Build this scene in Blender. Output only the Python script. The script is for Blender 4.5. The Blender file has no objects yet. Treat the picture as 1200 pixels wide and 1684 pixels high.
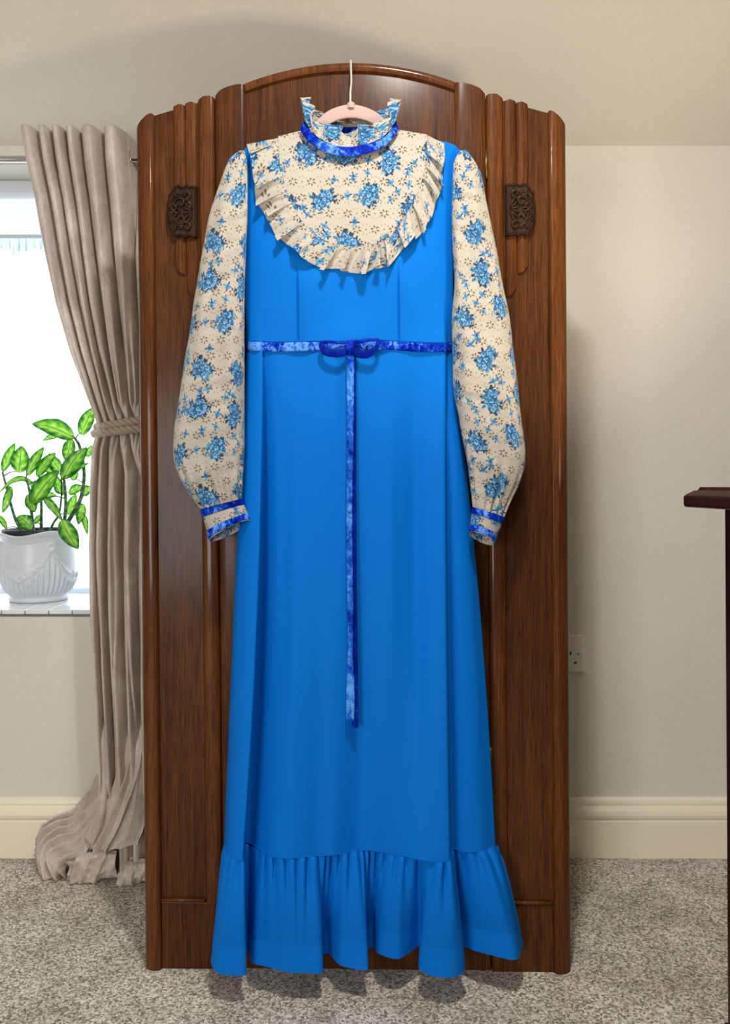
import bpy, bmesh, math, random
import numpy as np
from mathutils import Vector, noise

random.seed(7)
RNG = np.random.default_rng(7)
SC = bpy.context.scene
COL = SC.collection
PI = math.pi

# ------------------------------------------------------------------ camera
F = 1300.0            # focal length in pixels of the 1200 x 1684 frame
HY = 800.0            # horizon row
H = 1.030             # camera height
YW = 2.206            # back wall
YF = 1.688            # wardrobe front plane
cam_d = bpy.data.cameras.new('camera')
cam = bpy.data.objects.new('camera', cam_d)
COL.objects.link(cam)
cam.location = (0, 0, H)
cam.rotation_euler = (PI / 2, 0, 0)
cam_d.sensor_fit = 'VERTICAL'
cam_d.sensor_height = 36.0
cam_d.lens = 36.0 * F / 1684.0
cam_d.shift_y = -(842.0 - HY) / 1684.0
cam_d.clip_start = 0.02
SC.camera = cam

# ------------------------------------------------------------------ world, lamps, exposure
SC.view_settings.view_transform = 'Standard'
SC.view_settings.look = 'None'
SC.view_settings.gamma = 1.0
SC.view_settings.exposure = 0.06
SC.view_settings.use_curve_mapping = False
wd = bpy.data.worlds.new('overcast_sky')
SC.world = wd
wd.use_nodes = True
bg = wd.node_tree.nodes['Background']
bg.inputs[0].default_value = (0.86, 0.95, 1.0, 1)
bg.inputs[1].default_value = 4.0


def lamp(name, kind, loc, energy, color, size=0.1, target=None):
    d = bpy.data.lights.new(name, kind)
    d.energy = energy
    d.color = color
    if kind == 'AREA':
        d.shape = 'DISK'
        d.size = size
    else:
        d.shadow_soft_size = size
    o = bpy.data.objects.new(name, d)
    COL.objects.link(o)
    o.location = loc
    if target is not None:
        o.rotation_euler = (Vector(target) - Vector(loc)).to_track_quat('-Z', 'Y').to_euler()
    return o


lamp('ceiling_lamp', 'AREA', (0.09, 0.78, 2.42), 25, (1.0, 0.965, 0.92), 0.15, (0.09, 0.78, 0))
tlp = lamp('table_lamp', 'SPOT', (0.82, 0.80, 1.10), 32, (1.0, 0.86, 0.68), 0.07, (0.15, 1.95, 2.25))
tlp.data.spot_size = math.radians(92)
tlp.data.spot_blend = 0.7
bw = lamp('rear_window_daylight', 'AREA', (-1.35, -1.70, 1.0), 48, (0.97, 0.985, 1.0), 1.0, (0.1, 1.9, 0.75))
bw.data.shape = 'RECTANGLE'
bw.data.size = 0.9
bw.data.size_y = 1.2
po = lamp('window_portal', 'AREA', (-1.15, 2.50, 1.30), 1, (1, 1, 1), 1.0, (-1.15, 0, 1.30))
po.data.shape = 'RECTANGLE'
po.data.size = 1.4
po.data.size_y = 1.3
po.data.cycles.is_portal = True


# ------------------------------------------------------------------ helpers
def px(x, y, Y):
    """the point at depth Y that the photograph shows at pixel x, y"""
    return ((x - 600.0) * Y / F, Y, H + (HY - y) * Y / F)


def lin(c):
    out = []
    for v in c:
        v = v / 255.0
        out.append(v / 12.92 if v <= 0.04045 else ((v + 0.055) / 1.055) ** 2.4)
    return out


def rgba(c):
    return tuple(lin(c)) + (1.0,)


def tag(o, label=None, cat=None, group=None, kind=None):
    if label: o['label'] = label
    if cat: o['category'] = cat
    if group: o['group'] = group
    if kind: o['kind'] = kind
    return o


def empty(name, loc=(0, 0, 0), rz=0.0):
    o = bpy.data.objects.new(name, None)
    o.empty_display_size = 0.05
    COL.objects.link(o)
    o.location = loc
    o.rotation_euler = (0, 0, rz)
    return o


def link(name, me, mat=None, parent=None, smooth=True):
    o = bpy.data.objects.new(name, me)
    COL.objects.link(o)
    if mat is not None and len(me.materials) == 0:
        me.materials.append(mat)
    if smooth:
        me.shade_smooth()
    if parent is not None:
        o.parent = parent
    return o


def np_mesh(name, V, Q):
    V = np.asarray(V, dtype=np.float32).reshape(-1, 3)
    Q = np.asarray(Q, dtype=np.int32)
    me = bpy.data.meshes.new(name)
    me.vertices.add(len(V))
    me.vertices.foreach_set('co', V.ravel())
    n, k = Q.shape
    me.loops.add(n * k)
    me.loops.foreach_set('vertex_index', Q.ravel())
    me.polygons.add(n)
    me.polygons.foreach_set('loop_start', np.arange(0, n * k, k, dtype=np.int32))
    me.update(calc_edges=True)
    return me


def quads(r, c, wrap=False):
    i = np.arange(r - 1)[:, None]
    j = np.arange(c if wrap else c - 1)[None, :]
    j2 = (j + 1) % c
    return np.stack([i * c + j, i * c + j2, (i + 1) * c + j2, (i + 1) * c + j], -1).reshape(-1, 4)


def grid(name, P, mat, parent=None, wrap=False, base=(0, 0, 0), color=None, thick=0.0, smooth=True, flip=False):
    r, c = P.shape[:2]
    Q = quads(r, c, wrap)
    if flip:
        Q = Q[:, ::-1]
    me = np_mesh(name, P.reshape(-1, 3) - np.asarray(base), Q)
    if color is not None:
        a = me.color_attributes.new('print', 'FLOAT_COLOR', 'POINT')
        C = np.ones((r * c, 4), dtype=np.float32)
        C[:, :3] = color.reshape(-1, 3)
        a.data.foreach_set('color', C.ravel())
    o = link(name, me, mat, parent, smooth)
    if thick:
        m = o.modifiers.new('cloth_thickness', 'SOLIDIFY')
        m.thickness = thick
        m.offset = 0
    return o


def prism(name, ring, z0, z1, mat, parent=None, bevel=0.0, fix=None, smooth=False):
    """vertical prism over a plan outline; z0 / z1 numbers or functions of x"""
    f0 = z0 if callable(z0) else (lambda x: z0)
    f1 = z1 if callable(z1) else (lambda x: z1)
    n = len(ring)
    V = [(x, y, f0(x)) for x, y in ring] + [(x, y, f1(x)) for x, y in ring]
    faces = [list(range(n))[::-1], list(range(n, 2 * n))]
    faces += [[i, (i + 1) % n, n + (i + 1) % n, n + i] for i in range(n)]
    if fix:
        V = [fix(*v) for v in V]
    me = bpy.data.meshes.new(name)
    me.from_pydata(V, [], faces)
    bm = bmesh.new(); bm.from_mesh(me)
    bmesh.ops.recalc_face_normals(bm, faces=bm.faces)
    bm.to_mesh(me); bm.free()
    o = link(name, me, mat, parent, False)
    if smooth:
        me.shade_smooth()
        me.set_sharp_from_angle(angle=math.radians(40))
    if bevel:
        b = o.modifiers.new('edge', 'BEVEL')
        b.width = bevel; b.segments = 2; b.limit_method = 'ANGLE'
    return o


def box(name, a, b, mat, parent=None, bevel=0.0, fix=None):
    ring = [(a[0], a[1]), (b[0], a[1]), (b[0], b[1]), (a[0], b[1])]
    return prism(name, ring, a[2], b[2], mat, parent, bevel, fix)


def tube_arrays(path, rad, seg=10, caps=True):
    P = np.asarray(path, dtype=float)
    n = len(P)
    R = np.full(n, rad, dtype=float) if np.isscalar(rad) else np.asarray(rad, dtype=float)
    T = np.gradient(P, axis=0)
    T /= np.linalg.norm(T, axis=1)[:, None] + 1e-12
    up = np.array([0.0, 0.0, 1.0]) if abs(T[0][2]) < 0.9 else np.array([1.0, 0, 0])
    N = np.cross(T[0], up); N /= np.linalg.norm(N)
    V = []
    for i in range(n):
        N = N - T[i] * np.dot(N, T[i]); N /= np.linalg.norm(N) + 1e-12
        B = np.cross(T[i], N)
        for k in range(seg):
            a = 2 * PI * k / seg
            V.append(P[i] + R[i] * (math.cos(a) * N + math.sin(a) * B))
    Q = [tuple(q) for q in quads(n, seg, True)]
    if caps:
        Q.append(tuple(range(seg))[::-1])
        Q.append(tuple(range((n - 1) * seg, n * seg)))
    return V, Q


def tubes(name, paths, mat, parent=None, seg=8, base=(0, 0, 0)):
    """one mesh out of (path, radius) pairs: the bends of one single piece"""
    V, Fc = [], []
    for p, r in paths:
        v, q = tube_arrays(p, r, seg)
        o = len(V)
        V += [tuple(np.asarray(t) - np.asarray(base)) for t in v]
        Fc += [tuple(i + o for i in f) for f in q]
    me = bpy.data.meshes.new(name)
    me.from_pydata(V, [], Fc)
    return link(name, me, mat, parent, True)


def spl(pts, n, closed=False):
    """Catmull-Rom through the points, n samples"""
    P = np.asarray(pts, dtype=float)
    m = len(P)
    if closed:
        t = np.linspace(0, m, n, endpoint=False)
    else:
        t = np.linspace(0, m - 1, n)
    i = np.floor(t).astype(int)
    if not closed:
        i = np.clip(i, 0, m - 2)
    f = (t - i)[:, None]

    def at(k):
        if closed:
            return P[k % m]
        lo = k < 0; hi = k > m - 1
        q = P[np.clip(k, 0, m - 1)].copy()
        q[lo] = 2 * P[0] - P[1]
        q[hi] = 2 * P[-1] - P[-2]
        return q
    p0, p1, p2, p3 = at(i - 1), at(i), at(i + 1), at(i + 2)
    return 0.5 * (2 * p1 + (p2 - p0) * f + (2 * p0 - 5 * p1 + 4 * p2 - p3) * f ** 2 + (3 * p1 - p0 - 3 * p2 + p3) * f ** 3)


def lathe(name, prof, seg, mat, parent=None, fn=None):
    V = np.zeros((len(prof), seg, 3))
    for i, (r, z) in enumerate(prof):
        for k in range(seg):
            a = 2 * PI * k / seg
            rr, zz = (r, z) if fn is None else fn(r, z, a, i)
            V[i, k] = (rr * math.cos(a), rr * math.sin(a), zz)
    return grid(name, V, mat, parent, wrap=True)


# ------------------------------------------------------------------ materials
def mat(name, col, rough=0.6, spec=0.4, coat=0.0, coat_rough=0.1, sheen=0.0, metal=0.0):
    m = bpy.data.materials.new(name)
    m.use_nodes = True
    b = m.node_tree.nodes['Principled BSDF']
    b.inputs['Base Color'].default_value = rgba(col)
    b.inputs['Roughness'].default_value = rough
    b.inputs['Specular IOR Level'].default_value = spec
    b.inputs['Coat Weight'].default_value = coat
    b.inputs['Coat Roughness'].default_value = coat_rough
    b.inputs['Sheen Weight'].default_value = sheen
    b.inputs['Metallic'].default_value = metal
    return m


class NT:
    def __init__(s, m):
        s.t = m.node_tree; s.b = s.t.nodes['Principled BSDF']

    def n(s, kind, **kw):
        x = s.t.nodes.new(kind)
        for k, v in kw.items():
            if k.startswith('i_'):
                x.inputs[k[2:].replace('_', ' ')].default_value = v
            else:
                setattr(x, k, v)
        return x

    def l(s, a, b):
        s.t.links.new(a, b)

    def coords(s, scale, out='Object'):
        tc = s.n('ShaderNodeTexCoord'); mp = s.n('ShaderNodeMapping')
        mp.inputs['Scale'].default_value = scale
        s.l(tc.outputs[out], mp.inputs['Vector'])
        return mp.outputs[0]

    def noise(s, vec, scale, detail=4, rough=0.55, dist=0.0):
        x = s.n('ShaderNodeTexNoise')
        x.inputs['Scale'].default_value = scale
        x.inputs['Detail'].default_value = detail
        x.inputs['Roughness'].default_value = rough
        x.inputs['Distortion'].default_value = dist
        if vec is not None:
            s.l(vec, x.inputs['Vector'])
        return x.outputs['Fac']

    def ramp(s, fac, stops, interp='LINEAR'):
        x = s.n('ShaderNodeValToRGB')
        e = x.color_ramp.elements
        x.color_ramp.interpolation = interp
        while len(e) < len(stops):
            e.new(0.5)
        for k, (p, c) in enumerate(stops):
            e[k].position = p
            e[k].color = rgba(c) if len(c) == 3 else c
        s.l(fac, x.inputs[0])
        return x.outputs[0]

    def mix(s, fac, a, b, mode='MIX'):
        x = s.n('ShaderNodeMix', data_type='RGBA', blend_type=mode)
        if isinstance(fac, float):
            x.inputs['Factor'].default_value = fac
        else:
            s.l(fac, x.inputs['Factor'])
        s.l(a, x.inputs['A']); s.l(b, x.inputs['B'])
        return x.outputs['Result']

    def bump(s, h, strength, dist=0.001):
        x = s.n('ShaderNodeBump')
        x.inputs['Strength'].default_value = strength
        x.inputs['Distance'].default_value = dist
        s.l(h, x.inputs['Height'])
        s.l(x.outputs[0], s.b.inputs['Normal'])


def wood(name, dark, mid, light, gloss=0.22, coat=0.6, grain=1.0):
    m = mat(name, mid, 0.55, 0.10, coat * 0.30, gloss * 0.8)
    t = NT(m)
    v = t.coords((95 * grain, 95 * grain, 2.2))
    n1 = t.noise(v, 1.0, 5, 0.6, 0.4)
    v2 = t.coords((420 * grain, 420 * grain, 16))
    n2 = t.noise(v2, 1.0, 3, 0.6)
    v3 = t.coords((5, 5, 1.6))
    n3 = t.noise(v3, 1.0, 2, 0.5)
    c1 = t.ramp(n1, [(0.22, dark), (0.5, mid), (0.80, light)])
    c2 = t.ramp(n2, [(0.35, (150, 140, 130)), (0.6, (255, 255, 255))])
    c3 = t.ramp(n3, [(0.3, (205, 192, 186)), (0.7, (255, 255, 255))])
    t.l(t.mix(1.0, t.mix(0.8, c1, c2, 'MULTIPLY'), c3, 'MULTIPLY'), t.b.inputs['Base Color'])
    t.bump(n2, 0.12, 0.0006)
    return m


M = {}
M['wood'] = wood('dark_stained_oak', (70, 37, 15), (93, 53, 21), (114, 68, 29), 0.24, 0.5)
M['wood_mould'] = wood('polished_oak_moulding', (78, 40, 16), (108, 61, 23), (132, 78, 33), 0.15, 0.9)
M['wood_carved'] = wood('carved_dark_wood', (44, 27, 18), (64, 42, 30), (84, 58, 42), 0.25, 0.5)
M['mahogany'] = wood('mahogany', (44, 20, 20), (62, 30, 28), (80, 42, 38), 0.25, 0.5)
M['gap'] = mat('door_gap_shadow_board', (18, 12, 9), 0.9)
M['brass'] = mat('aged_brass', (120, 95, 50), 0.4, metal=0.9)


def wall_mat(name, col):
    m = mat(name, col, 0.72, 0.25)
    t = NT(m)
    v = t.coords((1, 1, 1))
    n = t.noise(v, 260, 4, 0.6)
    big = t.noise(v, 2.0, 2, 0.5)
    t.l(t.mix(1.0, t.ramp(big, [(0.3, tuple(int(c * 0.97) for c in col)), (0.7, col)]),
              t.ramp(n, [(0.3, (247, 247, 247)), (0.6, (255, 255, 255))]), 'MULTIPLY'), t.b.inputs['Base Color'])
    t.bump(n, 0.25, 0.0015)
    return m


M['wall'] = wall_mat('warm_white_emulsion', (224, 219, 208))
M['wall_far'] = wall_mat('bounce_cut_emulsion', (166, 158, 150))  # unseen walls darkened to lower the light they bounce back
M['ceiling'] = wall_mat('ceiling_emulsion', (222, 215, 200))
M['skirting'] = mat('cream_gloss_paint', (240, 232, 206), 0.35, 0.5)
M['upvc'] = mat('white_window_plastic', (225, 230, 235), 0.35)
M['tile'] = mat('white_glazed_tile', (232, 234, 236), 0.15, 0.5)
M['grout'] = mat('grey_grout', (120, 122, 124), 0.9)
M['steel'] = mat('brushed_steel', (190, 190, 192), 0.22, metal=1.0)
M['hook'] = mat('bright_steel_wire', (214, 214, 216), 0.35, metal=0.5)
M['socket'] = mat('white_socket_plastic', (232, 228, 214), 0.3, 0.5)
M['black'] = mat('black_slot', (12, 12, 14), 0.6)


def carpet_mat():
    m = mat('speckled_carpet', (150, 142, 128), 0.95, 0.1, sheen=0.2)
    t = NT(m)
    v = t.coords((1, 1, 1))
    vo = t.n('ShaderNodeTexVoronoi'); vo.inputs['Scale'].default_value = 250
    t.l(v, vo.inputs['Vector'])
    sep = t.n('ShaderNodeSeparateColor'); t.l(vo.outputs['Color'], sep.inputs[0])
    c = t.ramp(sep.outputs[0], [(0.0, (116, 108, 96)), (0.3, (172, 164, 150)), (0.65, (220, 213, 199)), (1.0, (250, 246, 236))])
    big = t.noise(v, 7.0, 3, 0.6)
    patch = t.ramp(big, [(0.35, (222, 220, 217)), (0.62, (255, 255, 255))])
    t.l(t.mix(1.0, c, patch, 'MULTIPLY'), t.b.inputs['Base Color'])
    h = t.noise(v, 380, 3, 0.7)
    t.bump(h, 0.45, 0.005)
    return m


M['carpet'] = carpet_mat()


def crepe():
    m = mat('bright_blue_crepe', (0, 108, 200), 0.7, 0.10, sheen=0.04)
    t = NT(m)
    v = t.coords((1, 1, 1))
    n = t.noise(v, 900, 2, 0.6)
    t.bump(n, 0.16, 0.0008)
    t.b.inputs['Sheen Tint'].default_value = rgba((20, 140, 255))
    return m


M['crepe'] = crepe()


def velvet(name, a, b, c, lo, hi):
    m = mat(name, b, 0.6, 0.05, sheen=0.04)
    t = NT(m)
    v = t.coords((1, 1, 0.75))
    n = t.noise(v, 105, 5, 0.68, 0.8)
    n2 = t.noise(v, 16, 2, 0.5)
    s = t.n('ShaderNodeMath', operation='ADD'); t.l(n, s.inputs[0])
    s2 = t.n('ShaderNodeMath', operation='MULTIPLY_ADD'); t.l(n2, s2.inputs[0])
    s2.inputs[1].default_value = 0.9; s2.inputs[2].default_value = -0.45
    t.l(s2.outputs[0], s.inputs[1])
    t.l(t.ramp(s.outputs[0], [(lo, a), ((lo + hi) / 2, b), (hi, c)]), t.b.inputs['Base Color'])  # sheen of the crushed pile put into the colour as random patches
    t.bump(n, 0.4, 0.002)
    t.b.inputs['Sheen Tint'].default_value = rgba((60, 140, 255))
    return m


M['velvet'] = velvet('crushed_royal_velvet', (0, 16, 134), (8, 58, 186), (96, 156, 232), 0.38, 0.68)
M['velvet_pale'] = velvet('crushed_pale_velvet', (2, 32, 150), (30, 98, 206), (92, 160, 236), 0.28, 0.66)
M['velvet_deep'] = velvet('deep_royal_velvet', (0, 18, 118), (0, 36, 156), (36, 98, 210), 0.40, 0.80)


def print_mat():
    m = mat('floral_eyelet_cotton', (230, 220, 205), 0.8, 0.15, sheen=0.1)
    t = NT(m)
    a = t.n('ShaderNodeVertexColor', layer_name='print')
    t.l(a.outputs['Color'], t.b.inputs['Base Color'])
    v = t.coords((1, 1, 1))
    t.bump(t.noise(v, 520, 2, 0.6), 0.2, 0.0008)
    return m


M['print'] = print_mat()


def curtain_mat():
    m = mat('taupe_crushed_velvet', (168, 156, 146), 0.42, 0.5, sheen=0.12)
    t = NT(m)
    v = t.coords((1, 1, 0.45))
    n = t.noise(v, 15, 4, 0.55, 0.8)
    n2 = t.noise(v, 190, 3, 0.7)
    t.l(t.mix(0.5, t.ramp(n, [(0.3, (184, 169, 157)), (0.52, (205, 191, 180)), (0.72, (222, 211, 201))]),
              t.ramp(n2, [(0.3, (205, 200, 196)), (0.65, (255, 255, 255))]), 'MULTIPLY'), t.b.inputs['Base Color'])
    t.b.inputs['Sheen Roughness'].default_value = 0.35
    t.b.inputs['Sheen Tint'].default_value = rgba((235, 228, 220))
    t.bump(n2, 0.35, 0.002)
    return m


M['curtain'] = curtain_mat()
M['rope'] = mat('taupe_cord', (168, 150, 128), 0.55, 0.3, sheen=0.3)
M['hanger'] = mat('dusty_pink_flock', (184, 156, 148), 0.85, 0.15, sheen=0.3)
M['china'] = mat('white_glazed_china', (206, 210, 217), 0.32, 0.4, 0.0, 0.05)
M['soil'] = mat('dark_soil', (38, 32, 28), 0.95)
M['inner'] = mat('dark_plastic_liner', (24, 30, 34), 0.5)
M['stem'] = mat('ringed_green_stem', (60, 96, 62), 0.5)
t = NT(M['stem'])
_w = t.n('ShaderNodeTexWave', wave_type='BANDS', bands_direction='Z')
_w.inputs['Scale'].default_value = 14
_w.inputs['Distortion'].default_value = 4.0
t.l(t.coords((1, 1, 1)), _w.inputs['Vector'])
t.l(t.ramp(_w.outputs['Fac'], [(0.0, (52, 88, 56)), (0.85, (74, 118, 70)), (1.0, (110, 140, 98))]), t.b.inputs['Base Color'])


def leaf_mat():
    m = mat('variegated_leaf', (110, 170, 50), 0.35, 0.4)
    t = NT(m)
    a = t.n('ShaderNodeVertexColor', layer_name='print')
    t.l(a.outputs['Color'], t.b.inputs['Base Color'])
    tr = t.n('ShaderNodeBsdfTranslucent')
    t.l(a.outputs['Color'], tr.inputs['Color'])
    mx = t.n('ShaderNodeMixShader'); mx.inputs[0].default_value = 0.42
    out = [n for n in t.t.nodes if n.type == 'OUTPUT_MATERIAL'][0]
    t.l(t.b.outputs[0], mx.inputs[1]); t.l(tr.outputs[0], mx.inputs[2]); t.l(mx.outputs[0], out.inputs[0])
    return m


M['leaf'] = leaf_mat()


def thin_cloth(name, col, amt):
    m = mat(name, col, 0.8, 0.1)
    t = NT(m)
    tr = t.n('ShaderNodeBsdfTranslucent'); tr.inputs['Color'].default_value = rgba(col)
    mx = t.n('ShaderNodeMixShader'); mx.inputs[0].default_value = amt
    out = [n for n in t.t.nodes if n.type == 'OUTPUT_MATERIAL'][0]
    t.l(t.b.outputs[0], mx.inputs[1]); t.l(tr.outputs[0], mx.inputs[2]); t.l(mx.outputs[0], out.inputs[0])
    return m


M['blind'] = thin_cloth('white_blind_cloth', (240, 244, 246), 0.6)
M['fringe'] = thin_cloth('pale_fringe', (232, 240, 250), 0.75)
g = bpy.data.materials.new('window_glass')
g.use_nodes = True
g.node_tree.nodes.clear()
_o = g.node_tree.nodes.new('ShaderNodeOutputMaterial')
_a = g.node_tree.nodes.new('ShaderNodeBsdfTransparent')
_b = g.node_tree.nodes.new('ShaderNodeBsdfGlossy'); _b.inputs['Roughness'].default_value = 0.02
_m = g.node_tree.nodes.new('ShaderNodeMixShader'); _m.inputs[0].default_value = 0.05
g.node_tree.links.new(_a.outputs[0], _m.inputs[1]); g.node_tree.links.new(_b.outputs[0], _m.inputs[2])
g.node_tree.links.new(_m.outputs[0], _o.inputs[0])
M['glass'] = g

# ------------------------------------------------------------------ the room
XL, XR, YB = -2.0, 1.75, -2.0
ZC = 2.45
Z_CREASE = H + (HY - 240) * YW / F
SLOPE = math.tan(math.radians(40))
Y_FLAT = YW - (ZC - Z_CREASE) / SLOPE
WX0, WX1 = -1.75, (236 - 600) * YW / F      # window opening
WZ0, WZ1 = 0.686, 1.928
Y_GL = 2.56


def poly(name, V, faces, m, parent=None, kind='structure'):
    me = bpy.data.meshes.new(name)
    me.from_pydata(V, [], faces)
    o = link(name, me, m, parent, False)
    if kind and parent is None:
        tag(o, kind=kind)
    return o


floor = box('floor', (XL - 0.1, YB - 0.1, -0.1), (XR + 0.1, YW + 0.1, 0.0), M['carpet'])
tag(floor, 'speckled grey beige cut pile carpet', 'carpet', kind='structure')

# back wall with the window opening, 0.4 m thick
T2 = Y_GL + 0.06


def wall_piece(x0, x1, z0, z1):
    return [(x0, YW, z0), (x1, YW, z0), (x1, T2, z0), (x0, T2, z0), (x0, YW, z1), (x1, YW, z1), (x1, T2, z1), (x0, T2, z1)]


V, Fc = [], []
for a in ((XL, WX0, 0, Z_CREASE), (WX1, XR, 0, Z_CREASE), (WX0, WX1, 0, WZ0 - 0.02), (WX0, WX1, WZ1, Z_CREASE)):
    o = len(V)
    V += wall_piece(*a)
    Fc += [[o + i for i in f] for f in ((0, 1, 5, 4), (1, 2, 6, 5), (2, 3, 7, 6), (3, 0, 4, 7), (4, 5, 6, 7), (3, 2, 1, 0))]
wb = poly('wall_back', V, Fc, M['wall'])
tag(wb, 'plain off white painted wall behind the wardrobe', 'wall')
for nm, a, b in (('wall_left', (XL - 0.1, YB, 0), (XL, T2, ZC)), ('wall_right', (XR, YB, 0), (XR + 0.1, T2, ZC)),
                 ('wall_front', (XL - 0.1, YB - 0.1, 0), (XR + 0.1, YB, ZC))):
    tag(box(nm, a, b, M['wall_far']), 'plain painted wall out of view, darkened to lower bounced light', 'wall', kind='structure')
th = 0.08
cl = poly('ceiling', [(XL - 0.1, T2, Z_CREASE - (T2 - YW) * 0), (XR + 0.1, T2, Z_CREASE), (XL - 0.1, YW, Z_CREASE), (XR + 0.1, YW, Z_CREASE),
                      (XL - 0.1, Y_FLAT, ZC), (XR + 0.1, Y_FLAT, ZC), (XL - 0.1, YB - 0.1, ZC), (XR + 0.1, YB - 0.1, ZC),
                      (XL - 0.1, T2, ZC + th), (XR + 0.1, T2, ZC + th), (XL - 0.1, YB - 0.1, ZC + th), (XR + 0.1, YB - 0.1, ZC + th)],
          [(0, 1, 3, 2), (2, 3, 5, 4), (4, 5, 7, 6), (8, 10, 11, 9), (0, 8, 9, 1), (6, 7, 11, 10), (0, 2, 4, 6, 10, 8), (1, 9, 11, 7, 5, 3)], M['ceiling'])
tag(cl, 'off white ceiling sloping down to the back wall', 'ceiling')

# skirting board: plain board with a torus moulding, run along the back wall
SK = [(0, 0), (-0.020, 0), (-0.020, 0.102), (-0.017, 0.106), (-0.022, 0.112), (-0.024, 0.121), (-0.022, 0.131), (-0.016, 0.139),
      (-0.012, 0.144), (-0.013, 0.150), (-0.011, 0.158), (-0.005, 0.163), (0, 0.165)]


def skirting(name, x0, x1):
    n = len(SK)
    V = [(x0, YW + y, z) for y, z in SK] + [(x1, YW + y, z) for y, z in SK]
    Fc = [[i, (i + 1) % n, n + (i + 1) % n, n + i] for i in range(n)] + [list(range(n))[::-1], list(range(n, 2 * n))]
    o = poly(name, V, Fc, M['skirting'])
    bv = o.modifiers.new('edge', 'BEVEL'); bv.width = 0.0015; bv.segments = 2
    tag(o, 'cream painted skirting board with rounded top moulding', 'skirting')


skirting('baseboard_back', XL, XR)

# window: frame, glass, tiled sill, blind
win = empty('window_1', ((WX0 + WX1) / 2, Y_GL, WZ0))
tag(win, 'bright window over a tiled sill behind the curtain', 'window', kind='structure')


def wbox(name, a, b, m, bevel=0.003, parent=win):
    c = win.location
    return box(name, tuple(a[i] - c[i] for i in range(3)), tuple(b[i] - c[i] for i in range(3)), m, parent, bevel)


fw = 0.05
wbox('window_frame', (WX0, Y_GL - 0.03, WZ0), (WX0 + fw, Y_GL + 0.03, WZ1), M['upvc'])
wbox('window_frame', (WX1 - fw, Y_GL - 0.03, WZ0), (WX1, Y_GL + 0.03, WZ1), M['upvc'])
wbox('window_frame', (WX0 + fw, Y_GL - 0.03, WZ1 - fw), (WX1 - fw, Y_GL + 0.03, WZ1), M['upvc'])
wbox('window_frame', (WX0 + fw, Y_GL - 0.03, WZ0), (WX1 - fw, Y_GL + 0.03, WZ0 + 0.02), M['upvc'])
wbox('pane', (WX0 + fw, Y_GL - 0.004, WZ0 + 0.02), (WX1 - fw, Y_GL + 0.004, WZ1 - fw), M['glass'], 0)
sill = empty('window_sill_1', ((WX0 + WX1) / 2, YW, WZ0))
tag(sill, 'white tiled windowsill under the bright window', 'windowsill', kind='structure')
sl = sill.location
box('sill_bed', (WX0 - sl.x, 0.004, -0.02), (WX1 - sl.x, Y_GL - YW - 0.03, -0.003), M['grout'], sill)
tw = 0.066
tile_me = None
nx = int((WX1 - WX0) / tw)
for i in range(nx):
    for j in range(5):
        x0 = WX1 - (i + 1) * tw
        y0 = YW - 0.004 + j * tw
        if tile_me is None:
            tile_me = box('tile', (0.0015, 0.0015, -0.012), (tw - 0.0015, tw - 0.0015, 0.0), M['tile'], sill, 0.0015)
            o = tile_me
        else:
            o = tile_me.copy(); COL.objects.link(o); o.parent = sill
        o.location = (x0 - sl.x, y0 - sl.y, 0)

# roller blind with a fringe, pulled a little way down
YBL = 2.335
bl = empty('window_blind', (-1.0, YBL, WZ1))
tag(bl, 'white roller blind with pale fringe pulled part way down the window', 'blind')


def bbox(name, a, b, m, bevel=0.002):
    c = bl.location
    return box(name, tuple(a[i] - c[i] for i in range(3)), tuple(b[i] - c[i] for i in range(3)), m, bl, bevel)


bx0, bx1 = -1.62, WX1 - 0.02
zb = H + (HY - 388) * YBL / F
bbox('cassette', (bx0, YBL - 0.02, WZ1 - 0.046), (bx1, YBL + 0.05, WZ1), M['upvc'], 0.004)
bbox('blind_cloth', (bx0 + 0.01, YBL + 0.004, zb), (bx1 - 0.01, YBL + 0.006, WZ1 - 0.04), M['blind'], 0)
bbox('bottom_bar', (bx0 + 0.01, YBL - 0.001, zb - 0.006), (bx1 - 0.01, YBL + 0.011, zb + 0.004), M['upvc'], 0.002)
# fringe: hanging tassels, one strip
Vv, Ff = [], []
x = bx0 + 0.012
while x < bx1 - 0.02:
    w = random.uniform(0.003, 0.008); ln = random.uniform(0.034, 0.056); dx = random.uniform(-0.004, 0.004)
    o = len(Vv)
    yy = YBL + 0.005 + random.uniform(-0.002, 0.002)
    Vv += [(x, yy, zb - 0.004), (x + w, yy, zb - 0.004), (x + w + dx, yy, zb - ln), (x + dx, yy, zb - ln),
           (x, yy + 0.0015, zb - 0.004), (x + w, yy + 0.0015, zb - 0.004), (x + w + dx, yy + 0.0015, zb - ln), (x + dx, yy + 0.0015, zb - ln)]
    Ff += [[o + i for i in f] for f in ((0, 1, 2, 3), (5, 4, 7, 6), (1, 5, 6, 2), (4, 0, 3, 7), (3, 2, 6, 7), (0, 4, 5, 1))]
    x += w * 0.85
me = bpy.data.meshes.new('fringe')
me.from_pydata([tuple(np.array(v) - np.array(bl.location)) for v in Vv], [], Ff)
fr = link('fringe', me, M['fringe'], bl, False)
fr['kind'] = 'stuff'

# ------------------------------------------------------------------ wardrobe
S = 770.0
UC = 1.0 / S
wr = empty('wardrobe', (-0.0162, YF, 0.0), math.radians(-0.85))
tag(wr, 'tall dark oak wardrobe with stepped arched top and carved plaques', 'wardrobe')


def zt(y):
    return H + (HY - y) / S


def fix(x, y, z):
    """the old carcass leans a little to the left and narrows slightly towards the floor"""
    return (x * (0.991 + 0.009 * z / 1.8) - 0.0156 * z / 1.8, y, z)


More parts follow.
